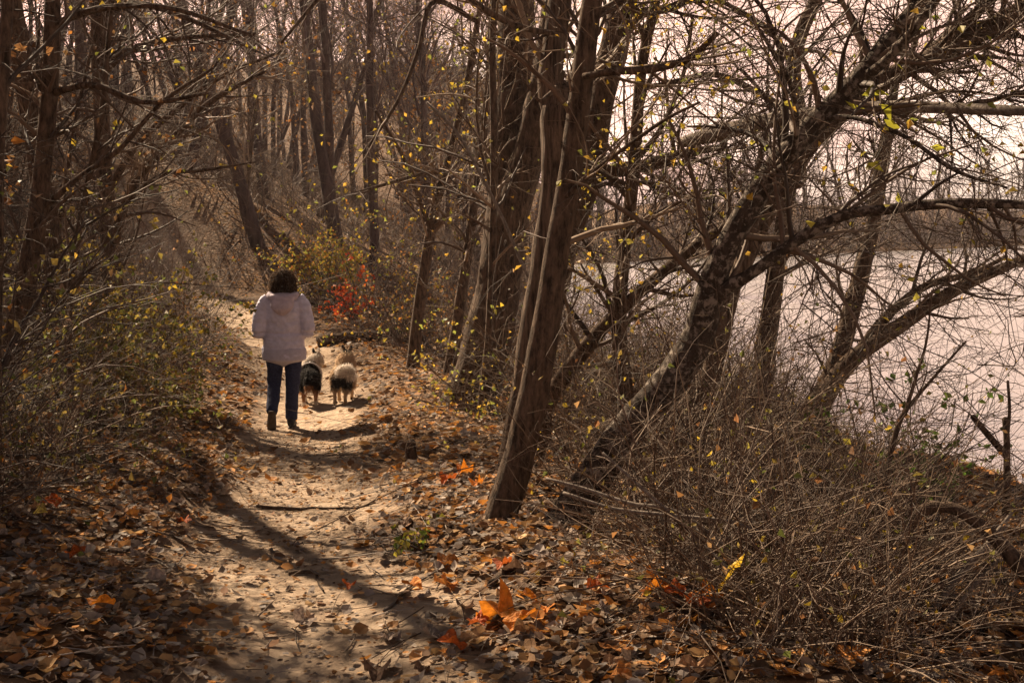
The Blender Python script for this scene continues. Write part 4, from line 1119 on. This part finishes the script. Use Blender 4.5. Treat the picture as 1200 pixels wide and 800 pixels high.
wx, wy = -2.36, 13.2
person = link("person", None, loc=(wx, wy, float(land(wx, wy)) + 0.0), rz=0.10)
tag(person, "person in a pale hooded jacket and navy jeans walking away along the path", "person")
ARM = {s: [(s * .165, -.01, 1.335), (s * .225, -.035, 1.22), (s * .252, -.05, 1.04), (s * .235, .06, 1.02), (s * .175, .20, 1.06)] for s in (-1, 1)}
HAND = {s: np.array([s * .155, .235, 1.065]) for s in (-1, 1)}
LEGL = [(-.085, 0, .88), (-.10, .03, .70), (-.112, .055, .49), (-.115, -.07, .33), (-.118, -.20, .20)]
LEGR = [(.085, 0, .88), (.088, .02, .70), (.078, .03, .48), (.068, .02, .28), (.062, .015, .10)]
def b_body(bm):
    ell(bm, [(0, 0, .84), (0, 0, .95), (0, 0, 1.1), (0, 0, 1.25), (0, -.005, 1.34), (0, -.005, 1.40), (0, .0, 1.50)], [.15, .16, .15, .16, .14, .055, .05], [.10, .10, .10, .10, .08, .05, .05], n=22)
    ball(bm, (0, .01, 1.535), (.075, .095, .105))
    ball(bm, (0, .035, 1.485), (.055, .065, .06))
    ell(bm, [(0, .095, 1.55), (0, .115, 1.525), (0, .122, 1.512), (0, .10, 1.505)], [.008, .012, .016, .010], [.01, .012, .012, .008])
    for s in (-1, 1):
        ell(bm, [(s * .076, .005, 1.555), (s * .084, .0, 1.54), (s * .082, .0, 1.515), (s * .074, .005, 1.505)], [.006, .012, .010, .006], [.012, .016, .014, .008], side=(1, 0, 0), S=10)
        ell(bm, ARM[s], [.05, .048, .04, .036, .026], [.05, .048, .04, .036, .026], n=14, S=12)
        h = HAND[s]
        ell(bm, [ARM[s][-1], h, h + [-s * .035, .05, .01]], [.026, .022, .022], [.026, .038, .036], n=6, S=12)
        for i in range(4):   # curled fingers
            b0 = h + [-s * .035, .05, .04 - i * .02]
            f1 = b0 + [-s * .022, .026, .002]; f2 = f1 + [-s * .030, -.004 - .002 * i, -.002]; f3 = f2 + [-s * (.004 + .004 * (i == 1)), -.022, -.002]
            ell(bm, [b0 - [-s * .01, .02, 0], b0, f1, f2, f3], [.0095, .0095, .009, .0085, .007], [.0095, .0095, .009, .0085, .007], side=(0, 0, 1), S=8, n=9)
        t0_ = h + [-s * .012, .012, .04]; t1_ = t0_ + [-s * .03, .018, .024]; t2_ = t1_ + [-s * .028, .012, .002]
        ell(bm, [h, t0_, t1_, t2_], [.014, .012, .0105, .0085], [.014, .012, .0105, .0085], side=(0, 1, 0), S=8, n=8)
    for leg in (LEGL, LEGR):
        ell(bm, leg, [.075, .07, .052, .045, .034], [.075, .072, .055, .048, .034], n=18, S=12)
    ell(bm, [(.062, -.02, .07), (.064, .06, .05), (.068, .15, .03)], [.034, .036, .026], [.03, .026, .018])
    ell(bm, [(-.118, -.20, .20), (-.12, -.20, .12), (-.122, -.165, .03)], [.034, .036, .03], [.03, .028, .018])
body = link("body", weld("body", b_body, 0.0075, 3), person); body.data.materials.append(M_skin)
def wrinkle(v):
    a_ = mnoise.fractal(Vector((v.x * 8, v.y * 8, v.z * 15)), 1.0, 2.0, 3) * 0.012
    q_ = -0.0035 * max(0, math.cos(v.z * 2 * math.pi / 0.062)) ** 6 if v.z > 0.86 else 0
    if abs(v.z - 1.005) < 0.02: q_ -= 0.016 * (1 - abs(v.z - 1.005) / 0.02)
    return a_ + q_
def b_jacket(bm):
    ell(bm, [(0, -.0, .735), (0, -.0, .78), (0, 0, .88), (0, 0, 1.0), (0, -.005, 1.12), (0, -.01, 1.24), (0, -.012, 1.315), (0, -.01, 1.365), (0, 0, 1.40), (0, .005, 1.435)],
        [.218, .224, .220, .205, .205, .212, .196, .148, .095, .080], [.150, .155, .150, .138, .140, .142, .125, .100, .082, .078], n=36, S=24)
    for s in (-1, 1):
        ell(bm, [(s * .13, -.01, 1.33)] + ARM[s], [.07, .078, .078, .072, .066, .050], [.07, .082, .080, .074, .066, .050], n=20, S=16)
jk = link("jacket", weld("jacket", b_jacket, 0.011, 7, wrinkle), person); jk.data.materials.append(M_jacket)
jk['label'] = "pale lavender-white quilted jacket with a waist seam"
def b_hood(bm):
    ell(bm, [(-.115, .03, 1.405), (-.125, -.06, 1.40), (-.09, -.138, 1.375), (0, -.168, 1.355), (.09, -.138, 1.375), (.125, -.06, 1.40), (.115, .03, 1.405)], [.030, .038, .042, .046, .042, .038, .030], [.03, .04, .046, .052, .046, .04, .03], side=(0, 0, 1), n=26, S=14)
    ell(bm, [(0, -.10, 1.39), (0, -.165, 1.335), (0, -.190, 1.265), (0, -.172, 1.205)], [.12, .122, .108, .05], [.05, .055, .05, .022], n=14, S=20)
hd = link("hood", weld("hood", b_hood, 0.010, 5, lambda v: mnoise.fractal(v * 14, 1, 2, 3) * .006), jk); hd.data.materials.append(plain_mat("hood_lining", (0.46, 0.39, 0.45), 0.8, 24, 0.15, 0.5, 0, 0.3, 0.015))
def b_band(bm):
    ell(bm, [(0, 0, .722), (0, 0, .735), (0, 0, .80), (0, 0, .845)], [.222, .229, .231, .224], [.154, .160, .162, .156], n=10, S=28)
hb = link("hem_band", weld("hem_band", b_band, 0.010, 3, lambda v: mnoise.fractal(Vector((v.x * 10, v.y * 10, v.z * 5)), 1, 2, 2) * .005), jk); hb.data.materials.append(M_band)
for s in (-1, 1):
    def b_cuff(bm):
        d = np.array(ARM[s][-1]) - np.array(ARM[s][-2]); d = d / np.linalg.norm(d); e_ = np.array(ARM[s][-1])
        ell(bm, [e_ - d * .02, e_ + d * .02], [.047, .045], [.047, .045], S=14)
    c_ = link("cuff", weld("cuff", b_cuff, 0.006, 2), jk); c_.data.materials.append(M_band)
def b_jeans(bm):
    ell(bm, [(0, 0, .76), (0, -.005, .84), (0, -.005, .95)], [.155, .178, .17], [.12, .135, .12], n=8, S=20)
    ell(bm, LEGL, [.096, .090, .072, .067, .058], [.105, .098, .076, .070, .060], n=22, S=16)
    ell(bm, LEGR, [.096, .092, .074, .068, .062], [.105, .098, .078, .072, .066], n=22, S=16)
def wr2(v):
    return mnoise.fractal(Vector((v.x * 10, v.y * 10, v.z * 18)), 1.0, 2.0, 3) * 0.0065
jn = link("jeans", weld("jeans", b_jeans, 0.010, 5, wr2), person); jn.data.materials.append(M_jean)
def b_shoeR(bm):
    ell(bm, [(.060, -.055, .065), (.061, 0, .065), (.064, .08, .052), (.068, .165, .036), (.069, .20, .03)], [.034, .042, .046, .042, .022], [.046, .048, .038, .028, .016], n=16, S=16)
    ell(bm, [(.061, .0, .06), (.061, .005, .13)], [.046, .046], [.052, .05], S=16)
sh = link("shoe", weld("shoe", b_shoeR, 0.007, 4), person); sh.data.materials.append(M_shoe)
def b_soleR(bm): ell(bm, [(.060, -.07, .014), (.061, 0, .014), (.065, .10, .014), (.069, .205, .016)], [.032, .043, .047, .024], [.014, .014, .014, .012], n=12, S=16)
so_ = link("sole", weld("sole", b_soleR, 0.006, 2), sh); so_.data.materials.append(M_sole)
def b_shoeL(bm):
    ell(bm, [(-.118, -.225, .215), (-.119, -.212, .17), (-.121, -.195, .10), (-.123, -.155, .040), (-.124, -.125, .028)], [.034, .042, .046, .044, .024], [.042, .046, .038, .030, .018], n=16, S=16)
    ell(bm, [(-.118, -.195, .19), (-.117, -.165, .235)], [.046, .048], [.05, .05], S=16)
sh = link("shoe", weld("shoe", b_shoeL, 0.007, 4), person); sh.data.materials.append(M_shoe)
def b_soleL(bm): ell(bm, [(-.118, -.272, .225), (-.119, -.262, .165), (-.122, -.236, .085), (-.124, -.190, .022), (-.125, -.135, .012)], [.032, .041, .047, .045, .026], [.012, .013, .013, .013, .012], n=14, S=16)
so_ = link("sole", weld("sole", b_soleL, 0.006, 2), sh); so_.data.materials.append(M_sole)
for s in (-1, 1):
    bm = bmesh.new(); ball(bm, (s * .03, .092, 1.545), (.011, .010, .009), 10); me = bpy.data.meshes.new("eye"); bm.to_mesh(me); bm.free()
    e_ = link("eye", me, person); me.materials.append(M_eye)
bm = bmesh.new(); ell(bm, [(-.024, .094, 1.487), (0, .101, 1.487), (.024, .094, 1.487)], [.003, .007, .003], [.003, .006, .003], side=(0, 0, 1), S=8, n=7)
me = bpy.data.meshes.new("mouth"); bm.to_mesh(me); bm.free(); me.materials.append(M_lip); link("mouth", me, person)
def b_hair(bm):
    ball(bm, (0, -.005, 1.56), (.108, .114, .100))
    ell(bm, [(0, -.035, 1.56), (0, -.045, 1.50), (0, -.050, 1.44), (0, -.05, 1.405)], [.108, .122, .118, .090], [.072, .075, .064, .042], n=12, S=20)
hme = weld("hair", b_hair, 0.009, 4)
HC = np.array([[.045, .026, .016], [.09, .055, .033], [.20, .125, .075], [.035, .02, .013]])
set_col(hme, lambda co: np.broadcast_to(HC[0], co.shape))
hme.materials.append(M_fur)
hair = link("hair", hme, person)
co, no = verts_of(hme)
k_ = rng.choice(len(co), 5200)
p_, n_ = co[k_], no[k_]
ok = (p_[:, 1] < 0.055) | (p_[:, 2] > 1.585); p_, n_ = p_[ok], n_[ok]
dn = np.array([0, 0, -1.0])
d0 = norm(n_ * 0.8 + dn * 0.8 + rng.normal(size=p_.shape) * .35); d1 = norm(dn + n_ * .25 + rng.normal(size=p_.shape) * .35)
V, q, c = strands(p_, d0, d1, rng.uniform(.03, .085, len(p_)), .0016, HC[rng.integers(0, 4, len(p_))])
link("loose_hair", mesh_np("loose_hair", V, q, M_fur, c, True), hair)

# --- dogs
def make_dog(loc, rz, scale, label, colfn, tail, head_turn, furw, seed):
    root = link("dog", None, loc=(loc[0], loc[1], float(land(*loc)) + 0.004), rz=rz, sc=scale)
    tag(root, label, "dog")
    hc = np.array([0.10 * head_turn, .29, .595])
    mz = hc + norm(np.array([math.sin(head_turn), math.cos(head_turn), -.18])) * 0.13
    hs = np.array([math.cos(head_turn), -math.sin(head_turn), 0])
    def b_dog(bm):
        ell(bm, [(0, -.255, .35), (0, -.20, .365), (0, -.08, .365), (0, .08, .355), (0, .19, .355), (0, .245, .37)], [.065, .098, .104, .115, .108, .06], [.075, .098, .095, .12, .12, .07], n=18, S=18)
        ell(bm, [(0, .12, .38), (0, .19, .47), hc + [0, -.04, -.05], hc], [.10, .10, .085, .064], [.11, .105, .085, .06], n=10, S=14)
        ell(bm, [hc + [0, -.03, 0], hc + (mz - hc) * .3, hc + (mz - hc) * .6, mz], [.06, .052, .032, .020], [.055, .048, .03, .018], side=hs, n=10, S=12)
        for s in (-1, 1):
            b0 = hc + hs * s * .038 + [0, -.01, .04]
            ell(bm, [b0, b0 + hs * s * .012 + [0, 0, .03], b0 + hs * s * .02 + [0, .002, .068]], [.026, .020, .005], [.012, .010, .004], side=hs, n=7, S=10)
            st_ = .05 if s * seed > 0 else -.03
            ell(bm, [(s * .062, -.17, .34), (s * .078, -.125 + st_ * .4, .235), (s * .074, -.225 + st_, .135), (s * .072, -.215 + st_, .035)], [.058, .044, .022, .020], [.075, .052, .026, .021], n=16, S=12)
            ell(bm, [(s * .072, -.225 + st_, .028), (s * .073, -.165 + st_, .022)], [.025, .024], [.024, .018], S=10)
            f_ = -st_
            ell(bm, [(s * .075, .17, .33), (s * .078, .15 + f_ * .5, .20), (s * .074, .165 + f_, .11), (s * .072, .165 + f_, .03)], [.045, .032, .022, .020], [.055, .035, .023, .021], n=12, S=12)
            ell(bm, [(s * .072, .16 + f_, .028), (s * .072, .205 + f_, .022)], [.025, .024], [.024, .018], S=10)
        tp_ = np.array(tail); k = len(tp_)
        ell(bm, tp_, np.interp(np.linspace(0, 1, k), [0, .5, 1], [.03, .042, .02]), np.interp(np.linspace(0, 1, k), [0, .5, 1], [.03, .042, .02]), n=14, S=10)
    me = weld("body", b_dog, 0.0085, 3)
    tl = np.array(tail)
    cf = lambda co: colfn(co, np.min(np.linalg.norm(co[:, None, :] - tl[None, 1:], axis=2), axis=1) < .085, hc)
    set_col(me, cf)
    me.materials.append(M_fur)
    link("body", me, root)
    co, no = verts_of(me)
    k_ = rng.choice(len(co), 17000)
    p_, n_ = co[k_], no[k_]
    ist = np.min(np.linalg.norm(p_[:, None, :] - tl[None, 1:], axis=2), axis=1) < .085
    L = np.where(ist, .085, np.where(p_[:, 2] < .17, .012, np.where((p_[:, 1] > .25) & (p_[:, 2] > .54), .022, np.where(p_[:, 1] < -.12, .062, np.where(p_[:, 1] > .06, .075, .045)))))
    L = L * rng.uniform(.5, 1.15, len(p_)) * furw
    back = np.array([0, -.55, -.55])
    d0 = norm(n_ * 0.75 + back * .8 + rng.normal(size=p_.shape) * .2); d1 = norm(n_ * .25 + back + rng.normal(size=p_.shape) * .25)
    cl = cf(p_) * rng.uniform(.7, 1.35, (len(p_), 1))
    V, q, c = strands(p_, d0, d1, L, .0022, cl)
    link("fur", mesh_np("fur", V, q, M_fur, c, True), root)
    bm = bmesh.new(); ball(bm, mz + np.array([0, .004, .008]), (.013, .011, .010), 10); m2 = bpy.data.meshes.new("nose"); bm.to_mesh(m2); bm.free(); m2.materials.append(M_eye); link("nose", m2, root)
    for s in (-1, 1):
        bm = bmesh.new(); ball(bm, hc + (mz - hc) * .42 + hs * s * .036 + [0, 0, .025], (.008, .008, .008), 8); m2 = bpy.data.meshes.new("eye"); bm.to_mesh(m2); bm.free(); m2.materials.append(M_eye); link("eye", m2, root)
    return root
def mixc(a, b, t_): return np.asarray(a)[None] * (1 - t_[:, None]) + np.asarray(b)[None] * t_[:, None]
BLK, TAN, WHT, CRM = np.array((.022, .019, .018)), np.array((.40, .21, .10)), np.array((.70, .62, .54)), np.array((.62, .46, .31))
def jit(co, a=.022):
    return co + np.stack([sn(co[:, 1] * 40, co[:, 2] * 40 + k * 9, 1.3) for k in range(3)], 1) * a * .6 + rng.normal(size=co.shape) * a * .5
def col_tri(co, ist, hc):
    co = jit(co, .014)
    c = np.broadcast_to(BLK, co.shape).copy()
    c[(co[:, 2] < .20)] = TAN; c[co[:, 2] < .075] = WHT
    ru = (co[:, 1] > .12) & (co[:, 1] < .25) & (co[:, 2] > .32); c[ru] = WHT
    hd_ = co[:, 1] > .255; c[hd_] = TAN
    c[hd_ & (co[:, 2] > hc[2] + .03)] = BLK * 1.4
    c[(co[:, 1] < -.2) & (np.abs(co[:, 0]) < .05) & (co[:, 2] < .30)] = TAN * .8
    c[ist & (co[:, 2] < .22)] = WHT
    return c
def col_sable(co, ist, hc):
    co = jit(co, .03)
    c = np.broadcast_to(CRM, co.shape).copy()
    c[(co[:, 1] < .0) & (co[:, 2] > .20) & (co[:, 2] < .37)] = BLK * 2
    c[(co[:, 2] > .37) & (co[:, 0] > -.035) & (co[:, 0] < .045) & (co[:, 1] < .02)] = BLK * 2.5
    c[(co[:, 0] < -.085) & (co[:, 2] > .24)] = CRM * .85
    c[(co[:, 2] < .20)] = CRM; c[(co[:, 2] > hc[2] + .025) & (co[:, 1] > .20)] = BLK
    c[ist] = WHT * .95
    return c
d1_ = make_dog((-2.40, 15.1), 0.12, 0.93, "black dog with tan legs and a white ruff and harness beside the walker", col_tri, [(0, -.25, .385), (0, -.31, .36), (.0, -.345, .29), (0, -.36, .22)], 0.75, 0.85, 1)
for za, zb, yy in ((.50, .30, .13), (.49, .27, .02)):
    n_ = 28; t_ = np.linspace(0, 2 * math.pi, n_)
    P = np.stack([np.sin(t_) * .150, np.full(n_, yy) + (np.cos(t_)) * .02, .365 + np.cos(t_) * .165], 1)
    V, q = tubes(P[None], np.full((1, n_), .009), 6)
    link("harness", mesh_np("harness", V, q, M_strap), d1_)
P = poly([(0, .17, .53), (0, .10, .535), (0, .06, .53)], 8); V, q = tubes(P[None], np.full((1, 8), .010), 6)
link("harness_strap", mesh_np("harness_strap", V, q, M_strap), d1_)
make_dog((-2.00, 15.05), -0.05, 0.95, "fluffy cream and black dog with its plumed tail curled up", col_sable, [(0, -.25, .40), (.04, -.31, .44), (.10, -.31, .46), (.145, -.27, .43), (.16, -.25, .35)], 0.05, 1.0, -1)

# ------------------------------------------------------------------ the hazy air over the valley
hz = bpy.data.materials.new("haze"); hz.use_nodes = True
t = hz.node_tree; t.nodes.clear()
ho = t.nodes.new("ShaderNodeOutputMaterial"); pv = t.nodes.new("ShaderNodeVolumePrincipled")
pv.inputs['Color'].default_value = (0.86, 0.78, 0.80, 1)
pv.inputs['Density'].default_value = HAZE
pv.inputs['Anisotropy'].default_value = 0.25
t.links.new(pv.outputs[0], ho.inputs['Volume'])
bm = bmesh.new(); bmesh.ops.create_cube(bm, size=1.0, matrix=Matrix.Translation((0, 200, 33)) @ Matrix.Diagonal((660, 640, 78, 1)))
me = bpy.data.meshes.new("haze"); bm.to_mesh(me); bm.free(); me.materials.append(hz)
tag(link("haze", me), "thin warm haze hanging over the river and hillside", "haze", kind="stuff")
